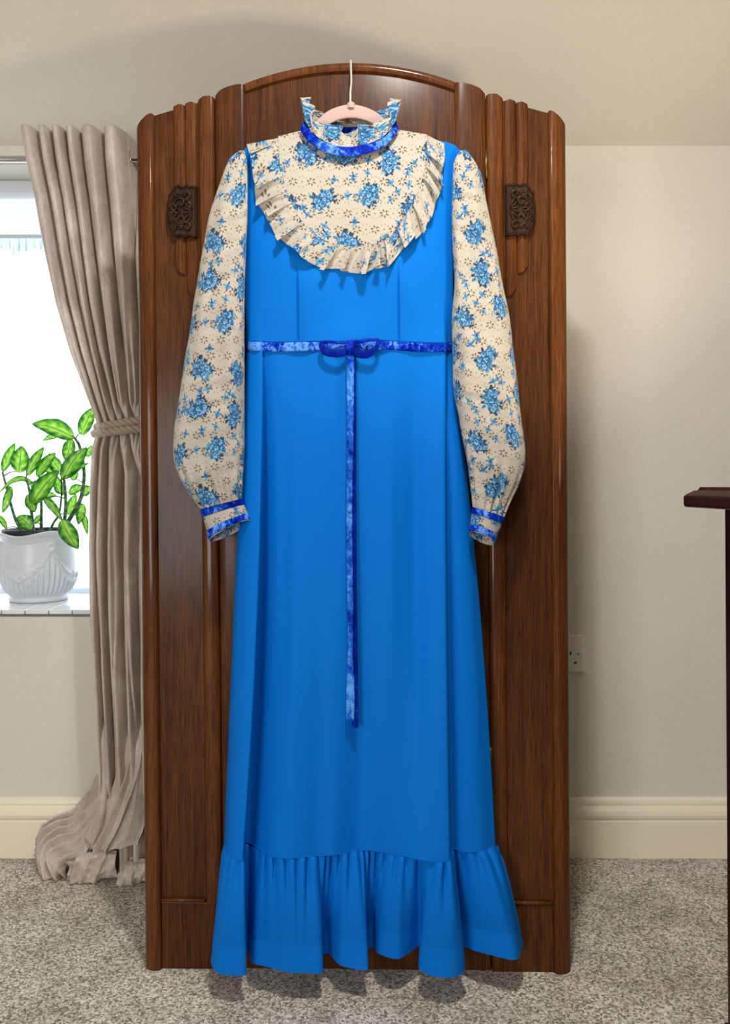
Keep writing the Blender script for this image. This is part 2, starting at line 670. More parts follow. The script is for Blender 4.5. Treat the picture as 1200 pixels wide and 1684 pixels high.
def interp_top(pts):
    xs = [p[0] * UC for p in pts]; zs = [zt(p[1]) for p in pts]
    return lambda x: float(np.interp(abs(x), xs, zs))


def arc_profile(u0, u1, depth, n=9, back=0.02, base=0.0, power=2.0):
    """plan outline between u0 and u1 (px from the middle) whose face bulges by depth towards the room"""
    out = []
    for k in range(n):
        s = k / (n - 1)
        out.append((u0 + (u1 - u0) * s, base - depth * (1 - abs(2 * s - 1) ** power) ** (1.0 / power)))
    ring = [(u * UC, y) for u, y in out]
    return ring + [(u1 * UC, back), (u0 * UC, back)]


def mirror(ring, sgn):
    return [(x * sgn, y) for x, y in ring]


Z_RAIL = zt(1478)
TOPS = [(u_, 107 + 32 * (u_ / 171.0) ** 2) for u_ in range(0, 172, 9)] + [(171.1, 140), (190, 143), (208, 149), (222, 158), (222.1, 163), (250, 163.5), (252, 171), (291, 177),
        (323.5, 188), (340, 194), (353.5, 209)]
top_all = interp_top(TOPS)
# carcass behind the show front
ring = []
us = [-353, -323, -291, -250, -222, -171, -115, -60, 0, 60, 115, 171, 222, 250, 291, 323, 353]
n = len(us)
V = []
for yy in (0.022, 0.50):
    for u in us:
        V.append(fix(u * UC, yy, 0.0))
    for u in us:
        V.append(fix(u * UC, yy, top_all(u * UC) - 0.035))
Fc = []
for i in range(n - 1):
    Fc.append((i, i + 1, n + i + 1, n + i))
    Fc.append((2 * n + i + 1, 2 * n + i, 3 * n + i, 3 * n + i + 1))
    Fc.append((n + i, n + i + 1, 3 * n + i + 1, 3 * n + i))
    Fc.append((i + 1, i, 2 * n + i, 2 * n + i + 1))
Fc.append((0, n, 3 * n, 2 * n)); Fc.append((n - 1, 3 * n - 1, 4 * n - 1, 2 * n - 1))
me = bpy.data.meshes.new('carcass'); me.from_pydata(V, [], Fc)
link('carcass', me, M['wood'], wr, False)

for s in (-1, 1):
    # corner post: rounded outer edge falling back, small quirk on the inside
    cp = [(323.5, -0.003), (324.5, -0.010), (327, -0.0135), (331, -0.0145), (336, -0.0145), (341, -0.0135), (346, -0.010), (350.5, -0.004), (353, 0.004), (353.5, 0.022), (323.5, 0.022)]
    prism('corner_post', mirror([(u * UC, y) for u, y in cp], s), 0.0, interp_top([(323, 187), (331, 190), (353.5, 209)]), M['wood_mould'], wr, 0.0008, fix, True)
    # flat side panel
    prism('side_panel', mirror([(250 * UC, -0.002), (323.5 * UC, -0.002), (323.5 * UC, 0.022), (250 * UC, 0.022)], s), Z_RAIL,
          interp_top([(250, 168), (291, 177.5), (323.5, 189)]), M['wood'], wr, 0, fix)
    # bottom rail and bead
    prism('bottom_rail', mirror([(222.5 * UC, -0.006), (323.5 * UC, -0.006), (323.5 * UC, 0.022), (222.5 * UC, 0.022)], s), 0.0, zt(1484), M['wood'], wr, 0.001, fix)
    p = np.array([fix(s * u * UC, -0.006, zt(1480)) for u in (251, 290, 323)])
    tubes('bead_moulding', [(p, 0.0042)], M['wood_mould'], wr, 10)
    # half round column beside the door
    prism('half_round_column', mirror(arc_profile(222.8, 250.2, 0.0072, 13, 0.022, -0.003, 2.2), s), zt(1484),
          interp_top([(222, 161), (228, 159), (240, 160), (250, 166)]), M['wood_mould'], wr, 0, fix, True)
    # two reeds above the plaque, two below it that end in slanted cuts
    for k, (a, b, yb0, yb1) in enumerate(((252, 271.5, 472, 490), (271.5, 291, 437, 452))):
        prism('reed', mirror(arc_profile(a, b, 0.0052, 11, 0.0, -0.003, 2.0), s), zt(318), interp_top([(a, 170 + 3 * k), ((a + b) / 2, 168 + 4 * k), (b, 171 + 5 * k)]),
              M['wood_mould'], wr, 0, fix, True)
        f0 = interp_top([(a, yb1), ((a + b) / 2, yb1 - 3), (b, yb0)])
        prism('reed', mirror(arc_profile(a, b, 0.0052, 11, 0.0, -0.003, 2.0), s), f0, zt(382), M['wood_mould'], wr, 0, fix, True)
    # carved plaque
    outl = [(252, 391), (252, 309), (258, 307), (262, 309), (266, 306), (272, 308), (276, 310), (281, 306), (287, 308), (290, 312), (294, 318), (299, 324),
            (298, 332), (301, 340), (300, 350), (301, 360), (298, 368), (299, 376), (294, 382), (291, 389), (285, 393), (279, 390), (272, 393), (266, 391), (259, 393)]
    V = []
    for yy, sh in ((-0.002, 1.0), (-0.015, 1.0), (-0.018, 0.93), (-0.0145, 0.86)):
        for u, y in outl:
            V.append(fix(s * (276 + (u - 276) * sh) * UC, yy, zt(350 + (y - 350) * sh)))
    n = len(outl)
    Fc = [(r * n + i, r * n + (i + 1) % n, (r + 1) * n + (i + 1) % n, (r + 1) * n + i) for r in range(3) for i in range(n)]
    Fc += [tuple(range(n))[::-1], tuple(range(3 * n, 4 * n))]
    me = bpy.data.meshes.new('carved_plaque'); me.from_pydata(V, [], Fc)
    bm = bmesh.new(); bm.from_mesh(me); bmesh.ops.recalc_face_normals(bm, faces=bm.faces); bm.to_mesh(me); bm.free()
    plq = link('carved_plaque', me, M['wood_carved'], wr, False)
    plq['label'] = 'dark carved plaque with leafy scrolls'
    paths = []

    def sp(cu, cy, r0, turns, a0, sg, n=34):
        q = []
        for k in range(n):
            t_ = k / (n - 1)
            a = a0 + sg * turns * 2 * PI * t_
            r = r0 * (1 - 0.86 * t_)
            q.append(fix(s * (cu + r * math.cos(a)) * UC, -0.0165 - 0.002 * t_, zt(cy + r * 1.05 * math.sin(a))))
        return q
    rr = [0.0018 + 0.0009 * math.sin(PI * k / 33) for k in range(34)]
    for sg, cy in ((1, 337), (-1, 363)):
        paths.append((sp(278, cy, 11, 1.35, PI / 2 * sg, -sg), rr))
        paths.append((sp(268, cy - sg * 13, 9, 1.1, PI * 0.1, sg), rr))
        paths.append((sp(288, cy + sg * 7, 7, 1.2, -PI / 2 * sg, sg), rr))
        paths.append((sp(284, cy - sg * 16, 8, 0.6, PI, -sg), rr))
        for q in range(3):
            arcp = [fix(s * (277 + (14 + 3.4 * q) * math.cos(a)) * UC, -0.0165, zt(350 - sg * (22 + 3.4 * q) * math.sin(a)))
                    for a in np.linspace(0.12, PI * 0.62, 20)]
            paths.append((arcp, 0.0013))
    for a in np.linspace(-1.0, 1.0, 6):       # shell lobes on the inner side
        q = [fix(s * (257 + r * math.cos(a)) * UC, -0.017, zt(350 + r * 1.3 * math.sin(a))) for r in (3, 8, 13, 17)]
        paths.append((q, [0.0012, 0.0022, 0.0028, 0.0016]))
    tubes('scroll_carving', paths, M['wood_carved'], plq, 7)

# the door
door = empty('door', (0, 0, 0))
door.parent = wr
Z_D0 = zt(1500)
# arched head of the panel
V, Fc = [], []
us = np.linspace(-171.5, 171.5, 41)
for yy in (-0.004, 0.021):
    for u in us:
        V.append(fix(u * UC, yy, Z_D0))
    for u in us:
        V.append(fix(u * UC, yy, top_all(min(abs(u), 170.9) * UC) - 0.006))
n = len(us)
for i in range(n - 1):
    Fc += [(i, i + 1, n + i + 1, n + i), (2 * n + i + 1, 2 * n + i, 3 * n + i, 3 * n + i + 1), (n + i, n + i + 1, 3 * n + i + 1, 3 * n + i), (i + 1, i, 2 * n + i, 2 * n + i + 1)]
Fc += [(0, n, 3 * n, 2 * n), (n - 1, 3 * n - 1, 4 * n - 1, 2 * n - 1)]
me = bpy.data.meshes.new('door_panel'); me.from_pydata(V, [], Fc)
link('door_panel', me, M['wood'], door, False)
# arch moulding: swept section
sec = [(0.021, 0.000), (-0.007, 0.000), (-0.0115, -0.002), (-0.013, -0.006), (-0.013, -0.013), (-0.011, -0.018), (-0.006, -0.0195), (-0.003, -0.022), (0.021, -0.022)]
us = np.linspace(-171, 171, 49)
P = np.zeros((49, len(sec), 3))
for i, u in enumerate(us):
    zz = top_all(min(abs(u), 170.9) * UC)
    for k, (yy, dz) in enumerate(sec):
        P[i, k] = fix(u * UC, yy, zz + dz)
am = grid('arch_moulding', P, M['wood_mould'], door, wrap=True, smooth=True)
am.data.set_sharp_from_angle(angle=math.radians(35))
for s in (-1, 1):
    prism('door_stile', mirror(arc_profile(171, 221.2, 0.0060, 17, 0.021, -0.005, 2.4), s), Z_D0,
          interp_top([(171, 140), (184, 141), (200, 145), (212, 150), (221.5, 159)]), M['wood'], door, 0, fix, True)
box('door_rail', (-220 * UC, -0.004, zt(1592)), (220 * UC, 0.021, Z_D0 - 0.003), M['wood'], wr, 0.001, fix)
for zc in (zt(274), zt(1250)):
    V0 = fix(222 * UC, 0, zc)
    tubes('hinge', [(np.array([[V0[0], -0.006, zc - 0.03], [V0[0], -0.006, zc], [V0[0], -0.006, zc + 0.03]]), 0.0035)], M['brass'], door, 10)

# ------------------------------------------------------------------ floral print (drawn motif by motif, sampled per vertex)
TS = 0.255
TN = 900


def make_print():
    rs = np.random.default_rng(11)
    img = np.zeros((TN, TN, 3)); img[:] = lin((178, 170, 157))
    yy, xx = np.mgrid[0:TN, 0:TN]
    k = TN / TS

    def ell(cx, cy, a, b, rot, col, soft=1.2):
        a *= k; b *= k; cx *= k; cy *= k
        R = int(max(a, b) + 3)
        x0, y0 = int(cx) - R, int(cy) - R
        X, Y = np.meshgrid(np.arange(x0, x0 + 2 * R), np.arange(y0, y0 + 2 * R))
        dx, dy = X - cx, Y - cy
        u = dx * math.cos(rot) + dy * math.sin(rot); v = -dx * math.sin(rot) + dy * math.cos(rot)
        d = np.sqrt((u / a) ** 2 + (v / b) ** 2)
        al = np.clip((1 - d) * min(a, b) / soft + 0.5, 0, 1)[..., None]
        ys = Y % TN; xs = X % TN
        img[ys, xs] = img[ys, xs] * (1 - al) + np.array(lin(col)) * al

    eyelet_shade = (98, 84, 66)  # shade inside the eyelets, painted as flat dark dots on uncut cloth
    q = TS / 7.0
    for i in range(7):
        for j in range(8):
            cx = (i + 0.5 * (j % 2)) * q; cy = j * TS / 8
            for t_ in range(6):
                a = t_ * PI / 3 + 0.3
                ell(cx + 0.0060 * math.cos(a), cy + 0.0060 * math.sin(a), 0.0027, 0.0015, a, eyelet_shade, 0.8)
            ell(cx + q / 2, cy, 0.0014, 0.0014, 0, eyelet_shade, 0.8)
            for t_ in range(9):
                a = 2 * PI * t_ / 9
                ell(cx + q / 2 + 0.0105 * math.cos(a), cy + 0.0105 * math.sin(a), 0.0011, 0.0011, 0, (128, 112, 90), 0.8)  # pinhole shade painted a little lighter
    darks = [(44, 50, 72), (52, 58, 80), (36, 62, 96)]
    teals = [(62, 120, 152), (50, 104, 140), (88, 146, 172)]
    blues = [(62, 120, 162), (78, 136, 174), (48, 104, 150), (92, 148, 184)]

    def leaf(cx, cy, a, ln, col):
        ell(cx + math.cos(a) * ln / 2, cy + math.sin(a) * ln / 2, ln / 2, ln / 4.2, a, col, 1.0)

    def sprig(cx, cy, sc=1.0):
        a0 = rs.uniform(0, 2 * PI)
        for t_ in range(4):
            a = a0 + t_ * 1.57 + rs.uniform(-0.4, 0.4)
            leaf(cx + 0.004 * math.cos(a), cy + 0.004 * math.sin(a), a, 0.0062 * sc, darks[rs.integers(3)] if t_ % 2 else teals[rs.integers(3)])
        for t_ in range(5):
            a = a0 + t_ * 2 * PI / 5
            ell(cx + 0.003 * sc * math.cos(a), cy + 0.003 * sc * math.sin(a), 0.0027 * sc, 0.0021 * sc, a, blues[rs.integers(4)], 1.0)
        ell(cx, cy, 0.0014, 0.0014, 0, (34, 60, 100), 1.0)

    def rose(cx, cy, r):
        ell(cx, cy, r * 1.08, r * 1.0, rs.uniform(0, 3), (26, 66, 112), 1.0)
        for ring_, m_, pr in ((0.62, 6, 0.42), (0.32, 5, 0.30)):
            a0 = rs.uniform(0, 6)
            for t_ in range(m_):
                a = a0 + 2 * PI * t_ / m_
                px_, py_ = cx + r * ring_ * math.cos(a), cy + r * ring_ * math.sin(a)
                ell(px_, py_, r * pr, r * pr * 0.8, a + PI / 2, (34, 84, 132), 1.0)
                ell(px_ + r * 0.05, py_ + r * 0.05, r * pr * 0.80, r * pr * 0.60, a + PI / 2, (134, 180, 206) if rs.random() < 0.45 else blues[rs.integers(4)], 1.0)
        ell(cx, cy, r * 0.16, r * 0.16, 0, (30, 62, 104), 1.0)

    def bouquet(cx, cy):
        pts = [(0.0, 0.0)]
        tilt_ = rs.uniform(0, PI)
        for m_ in range(9):
            a = m_ * 2 * PI / 9 + rs.uniform(-0.25, 0.25)
            r = rs.uniform(0.009, 0.016)
            x_, y_ = r * math.cos(a) * 0.85, r * math.sin(a) * 1.2
            pts.append((x_ * math.cos(tilt_) - y_ * math.sin(tilt_), x_ * math.sin(tilt_) + y_ * math.cos(tilt_)))
        for (dx, dy) in pts[1:]:
            a0 = math.atan2(dy, dx)
            for m_ in range(3):
                a = a0 + rs.uniform(-1.0, 1.0)
                leaf(cx + dx + 0.004 * math.cos(a), cy + dy + 0.004 * math.sin(a), a + rs.uniform(-0.5, 0.5), rs.uniform(0.007, 0.0120),
                     darks[rs.integers(3)] if rs.random() < 0.68 else teals[rs.integers(3)])
        for m_ in range(6):
            a = rs.uniform(0, 2 * PI)
            for q_ in range(4):
                r = 0.018 + q_ * 0.0032
                leaf(cx + r * math.cos(a), cy + r * math.sin(a), a + (1.0 if q_ % 2 else -1.0), 0.0056, teals[rs.integers(3)] if m_ % 2 else darks[rs.integers(3)])
        ell(cx, cy, 0.013, 0.015, tilt_, (48, 104, 148), 1.5)
        for (dx, dy) in pts[::-1]:
            rose(cx + dx, cy + dy, rs.uniform(0.0052, 0.0078))
        for m_ in range(7):
            a = rs.uniform(0, 2 * PI); r = rs.uniform(0.004, 0.014)
            leaf(cx + r * math.cos(a), cy + r * math.sin(a), rs.uniform(0, 6), rs.uniform(0.003, 0.005), (24, 46, 84))

    sp_ = TS / 3
    cs = []
    for i in range(3):
        for j in range(3):
            cs.append(((i + 0.25 + 0.5 * (j % 2) * 0.9) * sp_ + rs.uniform(-.006, .006), (j + 0.5) * sp_ + rs.uniform(-.006, .006) + (0.016 if i % 2 else 0)))
    for i in range(3):
        for j in range(3):
            for _ in range(4):
                c = cs[i * 3 + j]
                a = rs.uniform(0, 2 * PI)
                sprig(c[0] + sp_ * 0.52 * math.cos(a), c[1] + sp_ * 0.52 * math.sin(a), rs.uniform(0.85, 1.15))
    for c in cs:
        bouquet(*c)
    return img


PRINT = make_print()


def floral(U, Vv):
    a = (U / TS * TN) % TN; b = (Vv / TS * TN) % TN
    i0 = np.floor(a).astype(int) % TN; j0 = np.floor(b).astype(int) % TN
    fa = (a - np.floor(a))[..., None]; fb = (b - np.floor(b))[..., None]
    i1 = (i0 + 1) % TN; j1 = (j0 + 1) % TN
    return (PRINT[j0, i0] * (1 - fa) * (1 - fb) + PRINT[j0, i1] * fa * (1 - fb) + PRINT[j1, i0] * (1 - fa) * fb + PRINT[j1, i1] * fa * fb)


# ------------------------------------------------------------------ the dress
DB = np.array([0.0, 1.61, 0.06])
dress = empty('dress', tuple(DB))
tag(dress, 'long bright blue dress with floral bib and sleeves hanging on the wardrobe', 'dress')
YR = 1.60


def zref(y):
    return H + (HY - y) * YR / F


def keyrow(d, n=27):
    ks = sorted(d)
    return np.array([[np.interp(i, ks, [d[k][0] for k in ks]), np.interp(i, ks, [d[k][1] for k in ks])] for i in range(n)])


waist = keyrow({0: (404, 1.625), 1: (408, 1.605), 2: (420, 1.592), 3: (431, 1.588), 4: (430, 1.592), 5: (434, 1.594), 6: (446, 1.590), 9: (505, 1.579), 13: (570, 1.574),
                17: (640, 1.577), 20: (700, 1.586), 21: (726, 1.590), 22: (732, 1.594), 23: (735, 1.600), 24: (738, 1.606), 25: (742, 1.612), 26: (744, 1.625)})
mid = keyrow({0: (389, 1.625), 1: (395, 1.60), 2: (410, 1.582), 3: (427, 1.578), 4: (420, 1.618), 5: (431, 1.624), 6: (452, 1.598), 8: (485, 1.576), 11: (540, 1.574),
              14: (595, 1.584), 17: (645, 1.576), 19: (684, 1.592), 20: (703, 1.580), 21: (726, 1.570), 22: (734, 1.577), 23: (735, 1.608), 24: (752, 1.600), 25: (768, 1.606), 26: (780, 1.625)})
hem = np.array([(368, 1.625), (374, 1.59), (386, 1.570), (400, 1.568), (392, 1.632), (410, 1.640), (430, 1.606), (445, 1.582), (470, 1.571), (500, 1.577), (520, 1.583),
                (535, 1.584), (548, 1.585), (568, 1.594), (588, 1.605), (602, 1.606), (618, 1.603), (640, 1.595), (665, 1.582), (690, 1.566), (715, 1.559), (732, 1.558),
                (741, 1.568), (742, 1.612), (765, 1.600), (790, 1.603), (815, 1.625)])
rbot = np.array([(352, 1.64), (347, 1.60), (363, 1.562), (403, 1.560), (401, 1.61), (406, 1.645), (415, 1.605), (445, 1.585), (478, 1.572), (500, 1.565), (530, 1.572),
                 (529, 1.612), (540, 1.632), (562, 1.585), (604, 1.574), (601, 1.625), (613, 1.648), (624, 1.606), (655, 1.588), (690, 1.635), (690, 1.575), (735, 1.553),
                 (764, 1.572), (758, 1.635), (785, 1.61), (845, 1.585), (860, 1.63)])


def close_back(front, yb, nb=30):
    """add the plain back sheet from right silhouette to left"""
    xr, xl = front[-1], front[0]
    s = np.linspace(0, 1, nb + 2)[1:-1]
    bx = xr[0] + (xl[0] - xr[0]) * s
    by = xr[1] + (yb - xr[1]) * np.minimum(1, 6 * np.minimum(s, 1 - s))
    return np.vstack([front, np.stack([bx, by], 1)])


def plan_to_xyz(row, z):
    return np.stack([(row[:, 0] - 600) * row[:, 1] / F, row[:, 1], np.full(len(row), z) if np.isscalar(z) else z], 1)


NF = 320
rows = []
ys = np.linspace(575, 1400, 90)
for y in ys:
    a = (y - 575) / 825.0
    m_ = (900 - 575) / 825.0
    # quadratic through the three key rows
    w0 = (a - m_) * (a - 1) / (m_ * 1.0)
    w1 = a * (a - 1) / (m_ * (m_ - 1))
    w2 = a * (a - m_) / (1 - m_)
    k = waist * w0 + mid * w1 + hem * w2
    f_ = spl(k, NF)
    sN = np.linspace(0, 1, NF)
    ripple = 0.0026 * a * np.sin(sN * 47 + 2 * a) * np.sin(PI * sN) + 0.0034 * np.exp(-a * 6) * np.sin(sN * 44) * np.sin(PI * sN) ** 2
    f_[:, 1] += ripple
    rows.append(plan_to_xyz(close_back(f_, 1.652), zref(y)))
skirt = grid('skirt', np.array(rows), M['crepe'], dress, wrap=True, base=DB)
# ruffle at the hem
rows = []
NR = 900
sN = np.linspace(0, 1, NR)
ph = np.cumsum(0.7 + 0.6 * np.array([noise.noise(Vector((s_ * 14, 3.1, 0))) for s_ in sN])) / NR
dyb = np.interp(np.linspace(0, 26, NR), [0, 4, 6, 16, 17, 19, 20, 22, 23, 26], [0, 0, 2, -3, -12, -12, 0, 0, -12, -14])
ga = 0.5 + 0.9 * np.abs(np.array([noise.noise(Vector((s_ * 22, 9.7, 0))) for s_ in sN]))
for j in range(56):
    t_ = j / 55.0
    w = t_ ** 0.62
    k = hem * (1 - w) + rbot * w
    # the ruffle bells outward below the seam
    f_ = spl(k, NR)
    a = np.exp(-t_ * 3.4) * (1 - np.exp(-t_ * 26))
    f_[:, 1] += 0.0030 - 0.010 * math.sin(PI * min(1, t_ * 1.3)) + 0.0105 * a * ga * np.sin(ph * 2 * PI * 48)
    f_[:, 0] += 4.0 * a * ga * np.cos(ph * 2 * PI * 48 + 0.6)
    f_[:, 1] += 0.0025 * t_ * np.sin(sN * 75 + 1.0)
    z = zref(1398 + (1585 - 1398) * t_) - dyb * t_ * YR / F
    bk = close_back(f_, 1.656)
    zz = np.concatenate([z, np.full(len(bk) - NR, zref(1398 + (1560 - 1398) * t_))])
    rows.append(plan_to_xyz(bk, zz))
grid('hem_ruffle', np.array(rows), M['crepe'], dress, wrap=True, base=DB)
# seam cord
f_ = spl(hem, NF)
sp_pts = plan_to_xyz(f_, zref(1400))
sp_pts[:, 1] -= 0.0006
tubes('hem_seam', [(sp_pts, 0.0011)], M['crepe'], dress, 6, DB)

# bodice
SH = np.array([(397, 252), (404, 243), (412, 240), (500, 218), (572, 211), (648, 216), (735, 234), (748, 239), (757, 248)], dtype=float)


def ysh(x):
    return np.interp(x, SH[:, 0], SH[:, 1])


def xlr(y):
    return (np.interp(y, [245, 260, 300, 400, 575], [397, 399, 404, 402, 404]), np.interp(y, [245, 260, 300, 400, 575], [757, 752, 747, 745, 744]))


wsp = spl(waist, 400)


def body_y(x, y):
    """depth of the front of the bodice at pixel x, y"""
    x = np.asarray(x, dtype=float); y = np.asarray(y, dtype=float)
    u = np.clip((x - 401) / (749 - 401), 0, 1)
    prof = np.clip(1 - np.abs(2 * u - 1) ** 5, 0, 1) ** 0.6
    d = 0.052 * (1 - np.exp(-np.maximum(y - ysh(x), 0) / 55.0))
    bust = 0.013 * np.exp(-((y - 430) / 70.0) ** 2) * (np.exp(-((x - 488) / 55.0) ** 2) + np.exp(-((x - 656) / 55.0) ** 2))
    base = 1.622 - d * prof * 0.86 - bust
    wq = np.interp(x, np.maximum.accumulate(wsp[:, 0]), wsp[:, 1])
    b = np.clip((y - 500) / 75.0, 0, 1); b = b * b * (3 - 2 * b)
    fold = 0.0036 * np.sin(x / 24.0 + y / 60.0 + 0.8) * np.clip((y - 420) / 60, 0, 1) * np.clip((565 - y) / 40, 0, 1) * np.sin(PI * u)
    dart = sum((0.0048 * np.exp(-((x - xd - (y - 500) * 0.01) / 1.3) ** 2) + 0.005 * np.exp(-((x - xd) / 14.0) ** 2) * np.clip((y - 455) / 60.0, 0, 1)) * np.clip((y - 425) / 40.0, 0, 1) for xd in (489, 655))
    return base * (1 - b) + wq * b + fold + dart


NX, NY = 400, 110
P = np.zeros((NY, NX, 3)); B = np.zeros((NY, NX, 3))
neck_x = [494, 503, 520, 545, 572, 600, 628, 645, 654]
neck_y = [214, 226, 240, 250, 253, 250, 240, 226, 212]
for i in range(NX):
    u = i / (NX - 1)
    for j in range(NY):
        t_ = j / (NY - 1)
        x0 = 397 + u * (757 - 397)
        ytop = float(ysh(x0))
        yn = ytop if not (494 < x0 < 654) else max(ytop, float(np.interp(x0, neck_x, neck_y)))
        y = yn + (577 - yn) * t_
        l_, r_ = xlr(y)
        x = l_ + u * (r_ - l_) if t_ > 0 else x0
        P[j, i] = (x, y, 0)
        yq = ytop if not (494 < x0 < 654) else max(ytop, 217.0)
        yb_ = yq + (577 - yq) * t_
        l_, r_ = xlr(yb_)
        xb = l_ + u * (r_ - l_) if t_ > 0 else x0
        e = min(1.0, 10 * min(u, 1 - u)); tt = min(1.0, t_ * 8)
        Yb = 1.622 + 0.028 * math.sqrt(e * tt)
        B[j, i] = px(xb, yb_, Yb)
YY = body_y(P[..., 0], P[..., 1])
P = np.stack([(P[..., 0] - 600) * YY / F, YY, H + (HY - P[..., 1]) * YY / F], -1)
Vb = np.concatenate([P.reshape(-1, 3), B.reshape(-1, 3)])
q1 = quads(NY, NX); q2 = quads(NY, NX)[:, ::-1] + NY * NX
side = []
for col_ in (0, NX - 1):
    for j in range(NY - 1):
        a, b = j * NX + col_, (j + 1) * NX + col_
        side.append((a, b, b + NY * NX, a + NY * NX) if col_ == 0 else (b, a, a + NY * NX, b + NY * NX))
me = np_mesh('bodice', Vb - DB, np.vstack([q1, q2, np.array(side)]))
link('bodice', me, M['crepe'], dress)

# floral bib
Ip = np.array([(494, 215), (503, 228), (520, 243), (545, 253), (573, 257), (600, 253), (628, 243), (645, 228), (654, 213)], dtype=float)
Op = np.array([(457, 224), (461, 275), (478, 330), (500, 368), (532, 394), (573, 404), (612, 402), (642, 388), (668, 352), (688, 312), (700, 270), (702, 221)], dtype=float)
Rp = np.array([(405, 239), (412, 288), (428, 342), (452, 382), (486, 418), (526, 438), (573, 447), (620, 442), (657, 420), (690, 386), (713, 344), (727, 298), (734, 228)], dtype=float)
NS, NRr = 560, 250
I_, O_ = spl(Ip, NS), spl(Op, NS)
t_ = np.linspace(0, 1, NRr)[:, None, None]
XY = I_[None] * (1 - t_) + O_[None] * t_
YY = body_y(XY[..., 0], XY[..., 1]) - 0.0045 - 0.0006 * np.sin(XY[..., 0] / 9.0) * np.sin(XY[..., 1] / 13.0)
P = np.stack([(XY[..., 0] - 600) * YY / F, YY, H + (HY - XY[..., 1]) * YY / F], -1)
colr = floral((XY[..., 0] - 573) * 1.58 / F + 0.02, (XY[..., 1] - 230) * 1.58 / F + 0.012)
grid('bib', P, M['print'], dress, base=DB, color=colr)
# bib ruffle
NS, NRr = 1100, 62
O_, R_ = spl(Op, NS), spl(Rp, NS)
sN = np.linspace(0, 1, NS)
wv = np.array([noise.noise(Vector((s_ * 13, 1.3, 0))) for s_ in sN])
phase = 2 * PI * (16 * sN + 1.5 * wv)
P = np.zeros((NRr, NS, 3)); U = np.zeros((NRr, NS)); Vq = np.zeros((NRr, NS))
dirn = (R_ - O_); dirn /= np.linalg.norm(dirn, axis=1)[:, None]
tang = np.gradient(O_, axis=0); tang /= np.linalg.norm(tang, axis=1)[:, None]
arc = np.concatenate([[0], np.cumsum(np.linalg.norm(np.diff(R_, axis=0), axis=1))])
for j in range(NRr):
    t_ = j / (NRr - 1)
    tri = np.sin(phase) + 0.35 * np.sin(2 * phase + 0.7)
    XY = O_ * (1 - t_) + R_ * t_ + tang * (9.5 * t_ ** 0.8 * np.cos(phase))[:, None] + dirn * (5.0 * t_ * np.sin(phase * 0.5 + 1))[:, None]
    XY[:, 1] = np.maximum(XY[:, 1], np.interp(XY[:, 0], [400, 457, 700, 736], [238, 227, 222, 227]))
    lift = 0.0065 + 0.010 * t_ ** 0.8 + (0.0085 * t_ ** 0.6 + 0.0012) * tri
    YY = np.minimum(body_y(XY[:, 0], XY[:, 1]) - 0.005, body_y(XY[:, 0], XY[:, 1]) - lift)
    P[j] = np.stack([(XY[:, 0] - 600) * YY / F, YY, H + (HY - XY[:, 1]) * YY / F], 1)
    U[j] = arc * 1.58 / F * 1.25
    Vq[j] = t_ * 0.052 + 0.06
grid('bib_ruffle', P, M['print'], dress, base=DB, color=floral(U + 0.03, Vq))
# neck band and collar ruffle: a loop round the neck
NL = 700
th_ = np.linspace(0, 2 * PI, NL, endpoint=False)      # 0 = front middle, pi/2 = right, pi = back


def neck_loop(fr, bk):
    """fr: front half pixel points left to right; bk: back half right to left"""
    f2 = spl(np.vstack([fr, bk]), NL, closed=True)
    return f2


frB = np.array([(494, 213), (503, 228), (520, 243), (545, 253), (573, 257), (600, 253), (628, 243), (645, 228), (654, 211)], dtype=float)
bkB = np.array([(642, 212), (612, 217), (573, 219), (535, 218), (506, 213)], dtype=float)
frT = np.array([(499, 201), (508, 214), (524, 229), (548, 239), (573, 242), (600, 238), (626, 229), (643, 215), (652, 201)], dtype=float)
bkT = np.array([(640, 201), (612, 207), (573, 209), (537, 208), (510, 202)], dtype=float)
dF = np.array([1.612, 1.600, 1.589, 1.582, 1.580, 1.582, 1.589, 1.600, 1.612])
dK = np.array([1.630, 1.640, 1.643, 1.640, 1.630])
LB = neck_loop(np.column_stack([frB, dF - 0.006]), np.column_stack([bkB, dK + 0.003]))
LT = neck_loop(np.column_stack([frT, dF - 0.001]), np.column_stack([bkT, dK]))


def lpx(A):
    return np.stack([(A[:, 0] - 600) * A[:, 2] / F, A[:, 2], H + (HY - A[:, 1]) * A[:, 2] / F], 1)


rows = [lpx(LB * (1 - a) + LT * a + np.array([0, 0, -0.0018 * math.sin(PI * a)])) for a in np.linspace(0, 1, 8)]
grid('neck_band', np.array(rows), M['velvet'], dress, wrap=True, base=DB, thick=0.0012)
hgt = spl(np.array([(40,), (31,), (27,), (29,), (25,), (31,), (25,), (31,), (44,), (24,), (15,), (8,), (16,), (26,)], dtype=float), NL, closed=True)[:, 0]
s_ = np.arange(NL) / NL
wv = np.array([noise.noise(Vector((math.cos(2 * PI * q) * 3, math.sin(2 * PI * q) * 3, 2.0))) for q in s_])
phs = 2 * PI * 13 * s_ + 2.2 * wv
rows, cc = [], []
ctr = np.array([573.0, 0, 1.612])
rad = LT[:, [0, 2]] - ctr[[0, 2]]
lenr = np.sqrt((rad[:, 0] * 1.6 / F) ** 2 + rad[:, 1] ** 2)
rm = np.stack([rad[:, 0] * 1.6 / F / lenr, rad[:, 1] / lenr], 1)
